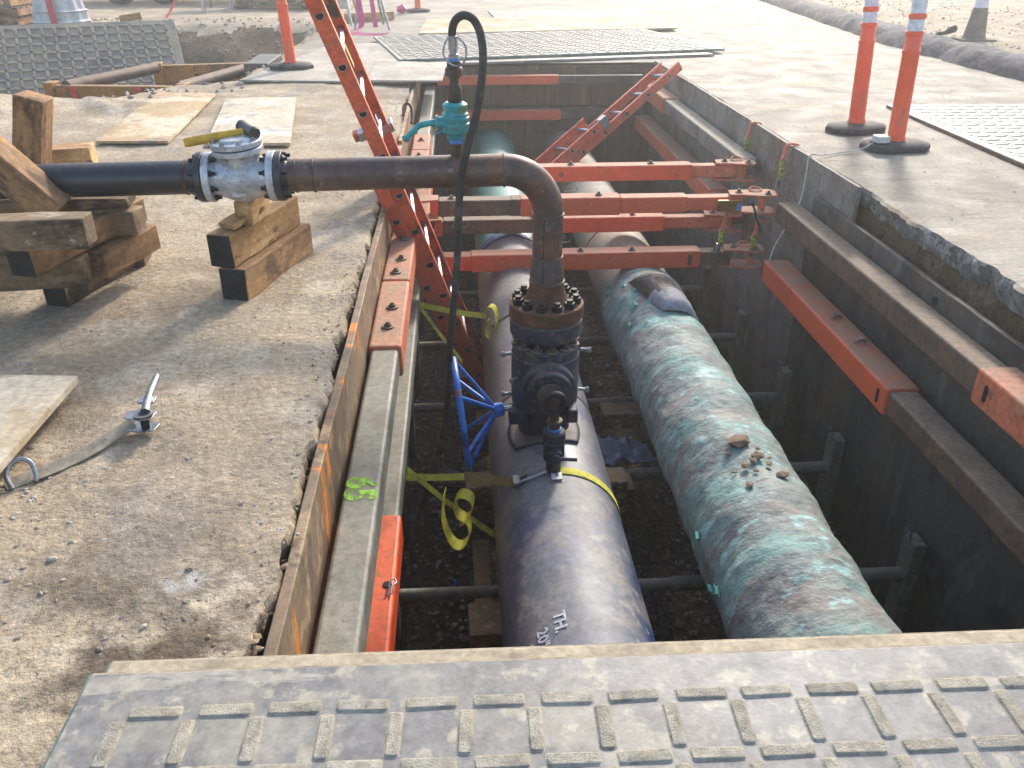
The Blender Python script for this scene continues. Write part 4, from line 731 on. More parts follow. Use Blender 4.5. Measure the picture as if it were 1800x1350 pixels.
# ------------------------------------------------------------------ ladders
def ladder(label, foot, u, w_, secs, step, width, mtw=.075, name='extension_ladder'):
    """secs: list of (start, end, offset along face normal, width)"""
    u = Vector(u).normalized(); w_ = Vector(w_); w_ = (w_ - u * u.dot(w_)).normalized(); nrm = w_.cross(u)
    foot = Vector(foot); t = thing(name, label, 'ladder', foot)
    def bx(mb, a, b, w0, w1, n0, n1): 
        m = Matrix(((u.x, w_.x, nrm.x, foot.x), (u.y, w_.y, nrm.y, foot.y), (u.z, w_.z, nrm.z, foot.z), (0, 0, 0, 1))); mb.box((a, w0, n0), (b, w1, n1), m); return mb
    def at(a, b, c): return foot + u * a + w_ * b + nrm * c
    for (s0, s1, off, wd) in secs:
        for s_ in (-1, 1):
            w0 = s_ * wd / 2
            mb = MB(); bx(mb, s0, s1, w0 - .003, w0 + .003, off - mtw / 2, off + mtw / 2)
            rl = build(mb, 'rail', 'fibre', t)
            for sn in (-1, 1): build(bx(MB(), s0, s1, min(w0, w0 - s_ * .03), max(w0, w0 - s_ * .03), off + sn * mtw / 2 - .003, off + sn * mtw / 2 + .003), 'rail_flange', 'fibre', rl)
            if s_ == -1:
                k = s0 + step * .6
                while k < s1 - .05:
                    c = at(k, w0 - .0035, off); d = -w_
                    pl = [(math.cos(a) * .017, math.sin(a) * .017) for a in [R(x) for x in range(180, 361, 20)]] + [(.015, .007), (-.015, .007)]
                    fr = Matrix(((nrm.x, u.x, d.x, c.x), (nrm.y, u.y, d.y, c.y), (nrm.z, u.z, d.z, c.z), (0, 0, 0, 1)))
                    pl = [(x, y) for x, y in pl]
                    build(MB().prism([(x * 1.3, y * 1.3) for x, y in pl], -.001, .002, fr), 'rung_collar', 'alu', rl)
                    build(MB().prism(pl, .0021, .0035, fr), 'rung_bore', 'hole', rl); k += step
        k = s0 + step * .6
        while k < s1 - .05:
            build(MB().tube([at(k, -wd / 2, off), at(k, wd / 2, off)], .016, 8), 'rung', 'alu', t); k += step
    return t, bx, at
F0 = Vector((.19, 5.02, -1.72)); U = Vector((-.3847, -.48, 1.272))
LD, lbx, lat = ladder('orange fibreglass extension ladder leaning out of the trench across the left bank', F0, U, (0, 1, 0), [(0, 3.4, .036, .38), (.1, 2.2, -.03, .41)], .236, .4, .062)
for s0, s1, mt_ in ((2.72, 2.84, 'label_yellow'), (2.38, 2.47, 'label_white')):
    build(lbx(MB(), s0, s1, -.2, -.168, .084, .0855), 'sticker', mt_, LD)
build(lbx(MB(), .66, .84, -.2245, -.2235, -.07, -.045), 'sticker', 'label_white', LD)
for s_ in (-1, 1):
    build(lbx(MB(), 2.16, 2.21, s_ * .2 - .03, s_ * .2 + .03, -.1, .09), 'rail_guide', 'alu', LD, bevel=.004)
    build(lbx(MB(), 2.15, 2.2, s_ * .22 - .02, s_ * .22 + .02, -.13, -.08), 'end_cap', 'fibre', LD, bevel=.004)
    build(lbx(MB(), -.03, .12, s_ * .22 - .022, s_ * .22 + .022, -.085, -.0), 'ladder_shoe', 'alu', LD, bevel=.006)
U2 = Vector((1.22, .62, .86)); F2 = Vector((.72, 7.72, -.78))
L2, l2b, l2a = ladder('orange ladder lying steeply against the far right corner of the trench', F2, U2, (-.35, .94, -.1), [(.0, 1.72, .05, .3), (-.1, .75, -.04, .34)], .28, .3)
build(l2b(MB(), 1.5, 1.6, -.155, -.125, .086, .088), 'sticker', 'label_white', L2); build(l2b(MB(), 1.3, 1.42, .118, .152, .086, .088), 'sticker', 'label_yellow', L2)
build(l2b(MB(), .72, .8, -.19, -.12, -.09, .02), 'rail_guide', 'alu', L2, bevel=.004)

# ------------------------------------------------------------------ floor shores, cribbing, straps, plastic
for y, lab in ((2.87, 'aluminium floor shore nearest the camera under both pipes'), (3.75, 'aluminium floor shore under the yellow strap'), (4.55, 'aluminium floor shore below the navy valve'), (5.45, 'aluminium floor shore at the foot of the near ladder'), (6.4, 'aluminium floor shore farthest back in the trench')):
    t = thing('floor_shore', lab, 'trench shore', (.85, y, -1.75), 'aluminium shores across the trench floor')
    build(MB().cyl((-.33, y, -1.4), (.9, y, -1.4), .028, 16), 'cylinder', 'grey_steel', t); build(MB().cyl((.9, y, -1.4), (1.98, y, -1.4), .034, 16), 'piston', 'grey_steel', t)
    for x_ in (-.365, 2.0):
        rl = build(MB().box((x_ - .03, y - .05, -1.78), (x_ + .03, y + .05, -1.2)), 'rail', 'grey_steel', t, bevel=.006)
        build(MB().tube([(x_ - (.04 if x_ > 1 else -.04), y - .03, -1.2), (x_ - (.045 if x_ > 1 else -.045), y - .02, -1.15), (x_ - (.045 if x_ > 1 else -.045), y + .02, -1.15), (x_ - (.04 if x_ > 1 else -.04), y + .03, -1.2)], .006, 8), 'handle', 'steel', rl)
for a, b, w1, h1, lab in (((.05, 2.35, -1.6), (.05, 3.4, -1.55), .09, .05, 'long plank lying along the left side of the blue pipe'), ((-.02, 2.7, -1.45), (.75, 2.72, -1.45), .2, .1, 'crib timber under the blue pipe below the white stencil'), ((.62, 3.5, -1.25), (.8, 3.5, -1.25), .14, .05, 'topmost crib board poking out right of the blue pipe by the strap'), ((.6, 3.52, -1.31), (.84, 3.52, -1.31), .16, .06, 'second crib board right of the blue pipe by the strap'),
                      ((-.02, 3.5, -1.3), (.55, 3.52, -1.3), .15, .14, 'crib timber under the blue pipe near the handwheel'), ((.78, 2.55, -1.5), (.98, 2.4, -1.5), .1, .06, 'short crib board leaning beside the green pipe'), ((.86, 2.3, -1.35), (1.5, 2.3, -1.35), .13, .1, 'crib timber under the green pipe nearest the camera'), ((.9, 2.2, -1.47), (1.5, 2.2, -1.47), .13, .1, 'second crib timber under the green pipe'),
                      ((.72, 4.7, -1.62), (.74, 5.5, -1.6), .1, .06, 'plank lying between the two pipes beyond the navy valve'), ((.8, 4.3, -1.35), (1.6, 4.3, -1.35), .15, .1, 'crib timber under the green pipe beside the navy valve'), ((.05, 4.3, -1.4), (.65, 4.3, -1.4), .15, .12, 'crib timber under the blue pipe behind the navy valve'), ((.66, 2.0, -1.55), (.72, 2.9, -1.55), .09, .05, 'plank lying along the right side of the blue pipe'), ((1.5, 2.15, -1.6), (1.7, 2.2, -1.6), .12, .05, 'offcut board right of the green pipe near the foreground mat'), ((.62, 2.95, -1.5), (.7, 2.98, -1.5), .1, .06, 'small wood offcut right of the blue pipe')):
    beam('crib_timber', a, b, w1, h1, 'timber_old', lab, 'timber', 'crib timbers on the trench floor')
def film(label, c, sx, sy, h):
    mb = MB(); n = 16; 
    for i in range(n + 1):
        for j in range(n + 1):
            u, v = i / n * 2 - 1, j / n * 2 - 1; mb.v.append((c[0] + u * sx + .02 * fbm(u * 2, v * 2, 2), c[1] + v * sy, c[2] + h * (1 - u * u * .6) * (.55 + .8 * fbm(u * 3 + c[0] * 9, v * 2, 1.6)) ))
    mb.f = [(i * (n + 1) + j, (i + 1) * (n + 1) + j, (i + 1) * (n + 1) + j + 1, i * (n + 1) + j + 1) for i in range(n) for j in range(n)]
    o = build(mb, 'plastic_sheet', 'film', smooth=80); s_ = o.modifiers.new('solid', 'SOLIDIFY'); s_.thickness = .002
    return tag(o, label, 'plastic sheet', 'crumpled plastic in the trench')
film('crumpled pale plastic sheet between the two pipes beside the strap', (.82, 3.95, -1.42), .22, .12, .09); film('crumpled white plastic piece between the green pipe and right wall', (1.72, 4.35, -1.5), .1, .09, .12)
film('small scrap of pale plastic left of the handwheel on the gravel', (-.12, 4.2, -1.72), .06, .08, .05)
o = build(MB().tube(catmull([(-.1, 3.32, -1.72), (-.08, 3.28, -1.7), (-.1, 3.24, -1.71), (-.07, 3.2, -1.715)]), .008, 6), 'tape_scrap', 'blue_wheel'); tag(o, 'scrap of blue tape lying on the trench gravel', 'tape scrap')
# ratchet straps
def arc_pts(y, a0, a1, r, n=18, dy=0): return [(BX + r * math.cos(R(a0 + (a1 - a0) * i / n)), y + dy * i / n, BZ + r * math.sin(R(a0 + (a1 - a0) * i / n))) for i in range(n + 1)]
st = thing('pipe_strap', 'yellow ratchet strap drawn over the blue pipe in front of the navy valve', 'strap', (BX, 2.740, -.66))
build(MB().ribbon(arc_pts(2.720, 100, -25, BR + .004, dy=-.03), (0, .045, 0), .003), 'webbing', 'strap', st)
build(MB().ribbon(arc_pts(2.720, 130, 118, BR + .005, 5), (0, .045, 0), .003), 'webbing', 'navy_dark', st)
build(MB().ribbon([(-.02, 2.750, -.69), (.09, 2.740, -.7), (.18, 2.720, -.705)], (0, .03, .03), .003), 'dirty_webbing', 'strap_dirty', st)
build(MB().ribbon([(-.25, 2.760, -.69), (-.12, 2.750, -.69), (-.02, 2.750, -.69)], (0, .018, .02), .003), 'webbing', 'strap', st)
build(MB().box((.17, 2.690, -.712), (.2, 2.750, -.69)), 'buckle', 'steel', st, bevel=.004)
build(MB().tube(catmull([(.185, 2.690, -.69), (.25, 2.700, -.67), (.31, 2.710, -.652), (.335, 2.690, -.65), (.345, 2.670, -.65)]), .005, 6), 'hook', 'steel', st)
build(MB().box((.318, 2.650, -.653), (.36, 2.695, -.648)), 'tag', 'white_plastic', st)
s2 = thing('slack_strap', 'bunched yellow strap tail hanging left of the blue pipe', 'strap', (-.02, 2.790, -.9))
build(MB().ribbon([(-.25, 2.830, -.70), (-.1, 2.810, -.85), (.1, 2.790, -1.02)], (0, .018, .02), .003), 'webbing', 'strap', s2)
build(MB().ribbon(catmull([(-.1, 2.75, -.76), (-.11, 2.720, -.86), (-.08, 2.710, -.97), (-.04, 2.710, -1.0), (-.005, 2.720, -.96), (-.01, 2.740, -.9), (-.05, 2.740, -.86), (-.06, 2.730, -.79), (-.03, 2.720, -.75), (.01, 2.720, -.78), (.0, 2.730, -.86), (-.04, 2.730, -.9)]), (.012, .05, .012), .003), 'loop', 'strap', s2)
s3 = thing('far_strap', 'yellow strap tied round the blue pipe behind the navy valve', 'strap', (.1, 4.3, -.7))
build(MB().ribbon([(-.26, 4.35, -.62), (-.05, 4.32, -.66), (.12, 4.3, -.68)], (0, .02, .025), .003), 'webbing', 'strap', s3)
build(MB().ribbon([(-.26, 4.36, -.62), (-.14, 4.25, -.76), (-.02, 4.18, -.9)], (0, .02, .022), .003), 'webbing', 'strap', s3)
build(MB().ribbon(catmull([(.1, 4.28, -.66), (.14, 4.26, -.6), (.17, 4.25, -.62), (.175, 4.25, -.7), (.15, 4.24, -.78), (.12, 4.25, -.76), (.13, 4.25, -.68)]), (.02, .05, 0), .003), 'loop', 'strap', s3)
build(MB().tube(arc_pts(4.3, 140, 60, BR + .006), .006, 6), 'rope', 'web_tan', s3)

# ------------------------------------------------------------------ composite mats
BAR = {}
def bar_mb(l, w1, h):
    mb = MB(); n = 12; lv = [(1.24, .0002), (1.08, .0009), (1, .001), (.96, h * .7), (.9, h * .95), (.75, h)]
    def rr(k):       # rounded rectangle shrunk by k of its width
        a, b, r = l / 2 - w1 / 2 * (1 - k), w1 / 2 * k, w1 * .2 * k; out = []
        for cx, cy, a0 in ((a - r, b - r, 0), (-a + r, b - r, 90), (-a + r, -b + r, 180), (a - r, -b + r, 270)):
            out += [(cx + r * math.cos(R(a0 + t)), cy + r * math.sin(R(a0 + t))) for t in (0, 45, 90)]
        return out
    for k, z in lv: mb.v += [((x + random.uniform(-.003, .003) * (k > 1.3)), y + random.uniform(-.003, .003) * (k > 1.3), z + (random.uniform(-.0006, .0006) if k < 1 else 0)) for x, y in rr(k)]
    mb.f = [(i * n + j, i * n + (j + 1) % n, (i + 1) * n + (j + 1) % n, (i + 1) * n + j) for i in range(5) for j in range(n)] + [tuple(range(5 * n, 6 * n))]
    return mb
def mat_thing(label, o, ex, ey, L_, W_, th, mt, p=.115, q=.12, edge='mat_edge', barm='mat_bar', singles=None, margin=.095, bl=.083, bw=.023, bh=.0038, grp='composite ground mats', skipbars=False, lip=None):
    """o = corner on top surface, ex/ey unit vectors, L along ex, W along ey"""
    o, ex, ey = Vector(o), Vector(ex).normalized(), Vector(ey).normalized(); ez = ex.cross(ey)
    m = Matrix(((ex.x, ey.x, ez.x, o.x), (ex.y, ey.y, ez.y, o.y), (ex.z, ey.z, ez.z, o.z), (0, 0, 0, 1)))
    t = thing('ground_mat', label, 'ground mat', o, grp)
    mb = MB().box((.004, .004, -th), (L_ - .004, W_ - .004, 0), m); build(mb, 'panel', mt, t, bevel=.003)
    for a, b in (((0, 0, -th - .001), (.0045, W_, -.003)), ((L_ - .0045, 0, -th - .001), (L_, W_, -.003))): build(MB().box(a, b, m), 'edge_strip', edge, t)
    build(MB().box((0.005, W_ - .0045, -th - .001), (L_ - .005, W_, -.002), m), 'edge_strip', lip or edge, t)
    build(MB().box((0.005, 0, -th - .001), (L_ - .005, .0045, -.003), m), 'edge_strip', edge, t)
    if skipbars: return t
    H_, V_ = [], []; ny = int((W_ - margin * 1.2) / q) + 1; nx = int((L_ - margin * 1.6) / p) + 1
    for j in range(ny):
        for i in range(nx):
            x, y = margin + .05 + i * p, W_ - margin - j * q
            if x + bl / 2 < L_ - .02 and y > .02: H_.append((x, y))
            if x - p / 2 > .02 and y - q / 2 > .04: V_.append((x - p / 2, y - q / 2))
    for lst, ang in ((H_, 0), (V_, math.pi / 2)):
        rest = MB(); k = 0
        for x, y in lst:
            wp = m @ Vector((x, y, 0))
            lm = m @ Matrix.Translation((x + random.gauss(0, .001), y, 0)) @ Matrix.Rotation(ang + random.gauss(0, .015), 4, 'Z')
            if singles and singles(wp) and k < 148:
                key = (bl, bw, bh, barm, random.randint(0, 2))
                if key not in BAR:
                    b_ = bar_mb(bl * random.uniform(.95, 1.04), bw * random.uniform(.92, 1.08), bh); me = bpy.data.meshes.new('tread_bar'); me.from_pydata(b_.v, [], b_.f); me.polygons.foreach_set('use_smooth', [True] * len(b_.f)); me.materials.append(M[barm]); BAR[key] = me
                ob = bpy.data.objects.new('tread_bar', BAR[key]); COL.objects.link(ob); ob.parent = t; ob.matrix_local = Matrix.Translation(-WLOC[t.name]) @ lm; k += 1
            else:
                b_ = bar_mb(bl, bw, bh); rest.add([lm @ Vector(v) for v in b_.v], b_.f)
        if rest.v: ob = build(rest, 'tread_bars', barm, t, smooth=0); ob['kind'] = 'stuff'
    return t
mat_thing('grey foreground composite mat with raised tread bars, bridging the trench', (-.703, -.335, .052), (1, -.0165, 0), (.0165, 1, 0), 3.2, 1.439, .02, 'mat', singles=lambda p: p.y > .74 and p.x < 1.35, lip='mat_lip')
mat_thing('lower foreground mat, its pale edge showing beyond the top mat', (-.69, -.3, .026), (1, -.0145, 0), (.0145, 1, 0), 3.2, 1.456, .02, 'mat_lip', skipbars=True, lip='mat_lip')
d1 = Vector((3.6, .72, 0)).normalized(); d2 = Vector((-d1.y, d1.x, 0)); up3 = Vector((0, 0, 1))
mat_thing('lower grey mat covering the far end of the trench', (-.68, 9.1, .028), d1, d2, 3.62, 1.25, .022, 'mat_far', barm='mat_far', edge='mat', skipbars=True)
mat_thing('upper green edged mat covering the far end of the trench', (-.6, 9.3, .058), d1, d2, 3.72, 2.35, .024, 'mat_far', barm='mat_far', p=.15, q=.14, bl=.1, bw=.045, bh=.007)
mat_thing('flat mat with gridded treads farthest beyond the trench end', (.65, 14.05, .02), (1, .04, 0), (-.04, 1, 0), 2.6, 2.1, .014, 'mat_far', barm='mat_far', p=.2, q=.18, bl=.14, bw=.05)
mat_thing('dusty mat lying on the road right of the delineators', (3.27, 4.5, .024), (.999, -.04, 0), (.04, .999, 0), 1.9, 2.13, .02, 'mat_far', barm='mat_far', edge='brown_steel', bh=.004, singles=lambda p: p.x < 4.6)
lt, lb = Vector((-6.15, 11.75, .12)), Vector((-6.0, 10.55, -.62)); lx = Vector((2.15, .78, 0)).normalized(); ly = (lt - lb); ly = (ly - lx * ly.dot(lx)).normalized()
mat_thing('mud smeared mat leaning on the back slope of the left excavation', lb - lx * 1.2, lx, ly, 3.95, 1.5, .03, 'mat_lean', barm='mat_lean', edge='mat_lean', p=.15, q=.16, bl=.11, bw=.035, bh=.018, singles=lambda p: p.x > -6.2)
# flat boards
def board(label, corners, z, th, mt, name='plywood_sheet', cat='plywood', grp='plywood sheets on the ground', lift=None):
    mb = MB(); n_ = 10; c = [Vector(q + (0,)) for q in corners]
    for k in (0, 1):
        for i in range(n_ + 1):
            for j in range(n_ + 1):
                u, v = i / n_, j / n_; p = c[0] * (1 - u) * (1 - v) + c[1] * u * (1 - v) + c[2] * u * v + c[3] * (1 - u) * v
                mb.v.append((p.x, p.y, z + (th if k else 0) + .012 * math.sin(u * 3.1) * math.sin(v * 2.5) + (lift(u, v) if lift else 0)))
    N_ = (n_ + 1) ** 2
    for k in (0, 1):
        for i in range(n_):
            for j in range(n_):
                a = k * N_ + i * (n_ + 1) + j; f = (a, a + n_ + 1, a + n_ + 2, a + 1); mb.f.append(f if k else f[::-1])
    rim = [(i, 0) for i in range(n_)] + [(n_, j) for j in range(n_)] + [(i, n_) for i in range(n_, 0, -1)] + [(0, j) for j in range(n_, 0, -1)]
    for q in range(len(rim)):
        a = rim[q][0] * (n_ + 1) + rim[q][1]; b = rim[(q + 1) % len(rim)]; b = b[0] * (n_ + 1) + b[1]; mb.f.append((a, b, b + N_, a + N_))
    return tag(build(mb, name, mt), label, cat, grp)
board('tan plywood sheet lying beyond the black pipe, left of the paler one', [(-2.32, 5.6), (-1.86, 5.57), (-2.01, 7.4), (-2.5, 7.48)], .022, .016, 'ply')
board('pale dusty plywood sheet beyond the check valve', [(-1.6, 5.47), (-1.07, 5.46), (-1.31, 7.15), (-1.86, 7.12)], .022, .018, 'ply_pale')
board('plywood sheet at the left frame edge beside the ratchet strap', [(-2.3, 1.1), (-1.165, 1.1), (-1.14, 2.25), (-2.28, 2.32)], .026, .02, 'ply_pale', lift=lambda u, v: .012 * v)
board('large grey cover board under the left delineator', [(-1.99, 8.17), (-.44, 7.95), (-.47, 10.9), (-1.5, 11.06)], .018, .016, 'board', 'cover_board', 'cover board', 'cover boards')
board('small grey cover board overhanging the far left trench corner', [(-.8, 7.93), (-.14, 7.86), (-.1, 9.0), (-.84, 9.2)], .04, .016, 'board', 'cover_board', 'cover board', 'cover boards')
board('brown stained board laid behind the green edged mat', [(-.5, 12.0), (3.1, 12.55), (3.3, 14.6), (-.45, 14.2)], .03, .02, 'ply', 'cover_board', 'cover board', 'cover boards')

# ------------------------------------------------------------------ timbers on the left bank
TG = 'timbers on the left bank'
beam('timber', (-.845, 2.94, .064), (-.69, 3.5, .064), .105, .124, 'timber', 'bottom timber of the two stacked under the check valve', 'timber', TG, end='end_shade')
beam('timber', (-.878, 2.96, .187), (-.72, 3.48, .187), .098, .12, 'timber_pale', 'top timber of the two stacked under the check valve', 'timber', TG, end='end_shade')
beam('wedge', (-.86, 3.02, .262), (-.77, 3.16, .292), .075, .02, 'timber_pale', 'thin wooden wedge between the check valve and its timbers', 'wedge', bevel=.002)
beam('wedge', (-.80, 3.06, .293), (-.765, 3.22, .293), .065, .09, 'timber_pale', 'wooden chock jammed right under the check valve belly', 'wedge', bevel=.004)
for a, b, w1, h1, mt_, en, lab in [
    ((-1.48, 2.92, .048), (-1.38, 3.35, .048), .095, .09, 'timber_old', 'end_shade', 'lowest timber of the left crib, its dark end nearest the camera'),
    ((-2.3, 2.82, .155), (-1.33, 2.89, .155), .1, .1, 'timber_old', None, 'white flecked timber lying crosswise low in the left crib'),
    ((-1.33, 2.95, .15), (-1.24, 3.28, .15), .095, .1, 'timber', None, 'brown timber angling away at the right of the left crib'),
    ((-1.9, 3.35, .05), (-1.3, 3.38, .05), .11, .1, 'timber_old', None, 'rear bottom timber of the left crib'),
    ((-1.44, 2.68, .255), (-1.28, 3.3, .255), .095, .09, 'timber', 'end_shade', 'timber with shade-darkened end pointing at the camera in the left crib'),
    ((-1.9, 3.2, .26), (-1.2, 3.12, .26), .095, .09, 'timber_old', None, 'crosswise timber below the black pipe with its end beside the bare dirt'),
    ((-2.2, 2.68, .352), (-1.21, 2.72, .352), .1, .1, 'timber_old', None, 'front crosswise timber on top of the left crib'),
    ((-1.75, 3.1, .335), (-1.22, 3.14, .335), .12, .035, 'timber_old', None, 'thin board directly beneath the black pipe'),
    ((-1.84, 2.93, .86), (-1.43, 3.0, .335), .11, .12, 'timber', None, 'tilted timber crossing in front of the black pipe at the left edge'),
    ((-1.79, 3.42, .02), (-1.6, 3.4, .665), .105, .11, 'timber', None, 'leaning upright timber post behind the black pipe'),
    ((-2.6, 3.75, .3), (-1.66, 3.95, .3), .14, .13, 'timber_pale', None, 'pale timber on the stack behind the leaning post'),
    ((-2.6, 3.8, .17), (-1.62, 3.98, .17), .15, .12, 'timber_pale', None, 'pale timber under the one behind the leaning post'),
    ((-2.2, 3.7, .055), (-1.7, 4.0, .055), .2, .11, 'timber_old', None, 'bottom timber of the stack behind the leaning post')]:
    upv = (0, 0, 1) if abs(Vector(b).z - Vector(a).z) < .3 else (0, 1, 0)
    beam('timber', a, b, w1, h1, mt_, lab, 'timber', TG, end=en, up=upv)
# ratchet strap on the dirt
rs = thing('ratchet_strap', 'tan ratchet strap with steel handle lying on the dirt', 'ratchet strap', (-.95, 2.0, 0))
g = lambda x, y, d=.006: (x, y, gh(x, y) + d)
wb = [g(-1.155, 1.79, .004), g(-1.1, 1.83, .012), g(-1.05, 1.875, .01), g(-1.0, 1.925, .012), g(-.95, 1.985, .018), g(-.915, 2.03, .03)]
build(MB().ribbon(catmull(wb), (-.024, .03, .01), .003), 'webbing', 'web_tan', rs)
c = Vector(g(-.88, 2.03, .02)); 
for zz in (.012, .05): build(MB().prism([(c.x - .045, c.y - .03), (c.x + .0, c.y - .045), (c.x + .03, c.y - .035), (c.x + .035, c.y + .0), (c.x, c.y + .02), (c.x - .045, c.y + .005)], zz, zz + .004), 'frame_plate', 'steel', rs, bevel=.001)
build(MB().cyl((c.x + .005, c.y - .02, .008), (c.x + .005, c.y - .02, .062), .012, 16), 'spindle', 'dark_bolt', rs); build(MB().lathe([(.026, 0), (.026, .003)], (c.x + .005, c.y - .02, .058), n=20), 'ratchet_wheel', 'steel', rs)
build(MB().tube([(c.x + .01, c.y - .015, .062), (c.x + .0, c.y + .06, .075), (c.x - .005, c.y + .15, .085)], [.013, .011, .009], 10), 'handle', 'steel', rs)
build(MB().box((c.x - .022, c.y + .02, .066), (c.x + .022, c.y + .055, .072)), 'handle_plate', 'steel', rs, bevel=.002)
build(MB().tube(catmull([g(-1.13, 1.775, .004), g(-1.15, 1.8, .03), g(-1.135, 1.83, .055), g(-1.105, 1.835, .05), g(-1.09, 1.82, .02), g(-1.09, 1.81, .008)]), .006, 10), 'wire_hook', 'steel', rs)
# shackle on the left sheet
sk = build(MB().tube(catmull([(-.42, 6.6, -.01), (-.415, 6.65, .05), (-.385, 6.68, .065), (-.36, 6.66, .03), (-.355, 6.6, -.03), (-.36, 6.56, -.06)]), .011, 10), 'shackle', 'iron'); tag(sk, 'rusty shackle hooked over the far left sheet', 'shackle')

# ------------------------------------------------------------------ delineators, cone
def delineator(label, loc, rz, lean=(0, 0)):
    t = thing('delineator', label, 'delineator', loc, 'orange delineator posts', rz)
    oc = [(-.21, -.06), (-.13, -.14), (.13, -.14), (.21, -.06), (.21, .06), (.13, .14), (-.13, .14), (-.21, .06)]
    mb = MB(); n_ = 8; lv = [(1, 0), (1, .03), (.9, .045), (.45, .055)]
    for s_, z_ in lv: mb.v += [(x * s_, y * s_, z_) for x, y in oc]
    mb.f = [(i * n_ + j, i * n_ + (j + 1) % n_, (i + 1) * n_ + (j + 1) % n_, (i + 1) * n_ + j) for i in range(3) for j in range(n_)] + [tuple(range(n_ - 1, -1, -1)), tuple(range(24, 32))]
    build(mb, 'rubber_base', 'rubber_base', t, local=True, bevel=.006)
    ax = Vector((lean[0], lean[1], 1)).normalized()
    def L(pr, nm, m_): return build(MB().lathe(pr, (0, 0, 0), ax, 32), nm, m_, t, local=True)
    L([(.056, .05), (.058, .06), (.056, .075), (.052, .08), (.051, .3), (.049, .56), (.052, .565), (.052, .58), (.048, .585), (.047, .665), (.052, .67), (.052, .688), (.045, .69)], 'post', 'post')
    L([(.0455, .69), (.0445, .755)], 'reflective_band', 'reflect'); L([(.045, .755), (.05, .758), (.05, .785), (.045, .788)], 'collar', 'post')
    L([(.0445, .788), (.043, .86)], 'reflective_band', 'reflect'); L([(.044, .86), (.049, .863), (.049, .89), (.042, .9), (.041, .97), (.036, .985), (.03, 1.0), (.03, 1.03), (.036, 1.04), (.034, 1.06), (.015, 1.07)], 'cap', 'post')
    q = qz(ax); p0 = q @ Vector((0, 0, .2))
    pl = [(math.cos(a) * .011, math.sin(a) * .011 + (.045 if math.sin(a) > 0 else -.045)) for a in [i * math.pi / 6 + .01 for i in range(12)]]
    build(MB().prism(pl, -.004, .003, Matrix.Translation(p0) @ Matrix.Rotation(-.32, 4, 'Z') @ Matrix.Translation((0, -.0505, 0)) @ Matrix.Rotation(math.pi / 2, 4, 'X')), 'hand_slot', 'orange_faded', t, local=True)
    return t
delineator('orange delineator post standing on the left grey cover board', (-1.63, 8.85, .04), .25, (-.035, .0))
delineator('orange delineator right of the trench with a white box on its base', (2.75, 5.22, .004), .12, (-.012, .04))
delineator('orange delineator on the right of the trench, the farther of the pair', (2.74, 5.78, .004), .3, (-.03, .05))
delineator('distant orange delineator on the concrete beyond the far mats', (-.66, 16.1, .01), .3)
bx_ = thing('timer_box', 'small white box on the base of the nearer right delineator, trailing a cord', 'box', (2.61, 5.17, .06))
build(MB().box((2.58, 5.12, .058), (2.665, 5.2, .1)), 'case', 'white_plastic', bx_, bevel=.006); build(MB().box((2.576, 5.116, .05), (2.669, 5.204, .062)), 'case_base', 'rubber_base', bx_, bevel=.003)
build(MB().tube(catmull([(2.58, 5.16, .06), (2.5, 5.15, .02), (2.35, 5.1, .012), (2.2, 5.02, .018), (2.105, 4.97, .028), (2.088, 4.94, -.05), (2.07, 4.9, -.16), (2.03, 4.85, -.26), (1.95, 4.8, -.38), (1.9, 4.8, -.5), (1.88, 4.8, -.66)]), .0045, 8), 'cord', 'white_cord', bx_)
tc_ = thing('traffic_cone', 'dust caked traffic cone with a silver collar beyond the asphalt berm', 'traffic cone', (6.05, 10.2, gh(6.05, 10.2)))
z0 = gh(6.05, 10.2)
build(MB().box((5.87, 10.02, z0), (6.23, 10.38, z0 + .03)), 'base', 'cone', tc_, bevel=.008); build(MB().lathe([(.13, .03), (.12, .06), (.078, .36)], (6.05, 10.2, z0), n=32), 'cone_body', 'cone', tc_)
build(MB().lathe([(.0785, .36), (.0675, .45), (.068, .462)], (6.05, 10.2, z0), n=32), 'collar', 'reflect', tc_); build(MB().lathe([(.064, .462), (.04, .66), (.03, .67)], (6.05, 10.2, z0), n=32), 'tip', 'cone', tc_)
o = build(MB().tube(catmull([(5.55, 10.15, .15), (5.62, 10.28, .17), (5.75, 10.3, .18), (5.8, 10.2, .22), (5.74, 10.12, .26), (5.7, 10.2, .2)]), .022, 8), 'hose_scrap', 'rubber'); tag(o, 'black hose scrap beside the dusty traffic cone', 'hose scrap')

# ------------------------------------------------------------------ left excavation and background
sh = thing('trench_shield', 'yellow steel trench shield with grey spreader tubes sunk in the left excavation', 'trench shield', (-3.2, 9.4, -1.0))
na, nb, fa, fb = Vector((-4.05, 8.86, 0)), Vector((-2.62, 8.68, 0)), Vector((-3.42, 10.2, 0)), Vector((-2.2, 10.42, 0))
def panel(a, b, z1=-.1, th=.09):
    d = (b - a).normalized(); pr = Vector((-d.y, d.x, 0)); L_ = (b - a).length; m = Matrix(((d.x, pr.x, 0, a.x), (d.y, pr.y, 0, a.y), (0, 0, 1, 0), (0, 0, 0, 1)))
    p = build(MB().box((0, 0, -1.5), (L_, th, z1), m), 'side_panel', 'yellow_steel', sh, bevel=.01)
    build(MB().box((L_ * .35, -.004, z1 - .16), (L_ * .75, .001, z1 - .1), m), 'slot', 'hole', p)
    for k in (.04, .96): build(MB().box((L_ * k - .05, -.03, -1.5), (L_ * k + .05, th + .03, z1 + .03), m), 'corner_post', 'yellow_steel', p, bevel=.008)
    return p
panel(na, nb); panel(fa, fb)
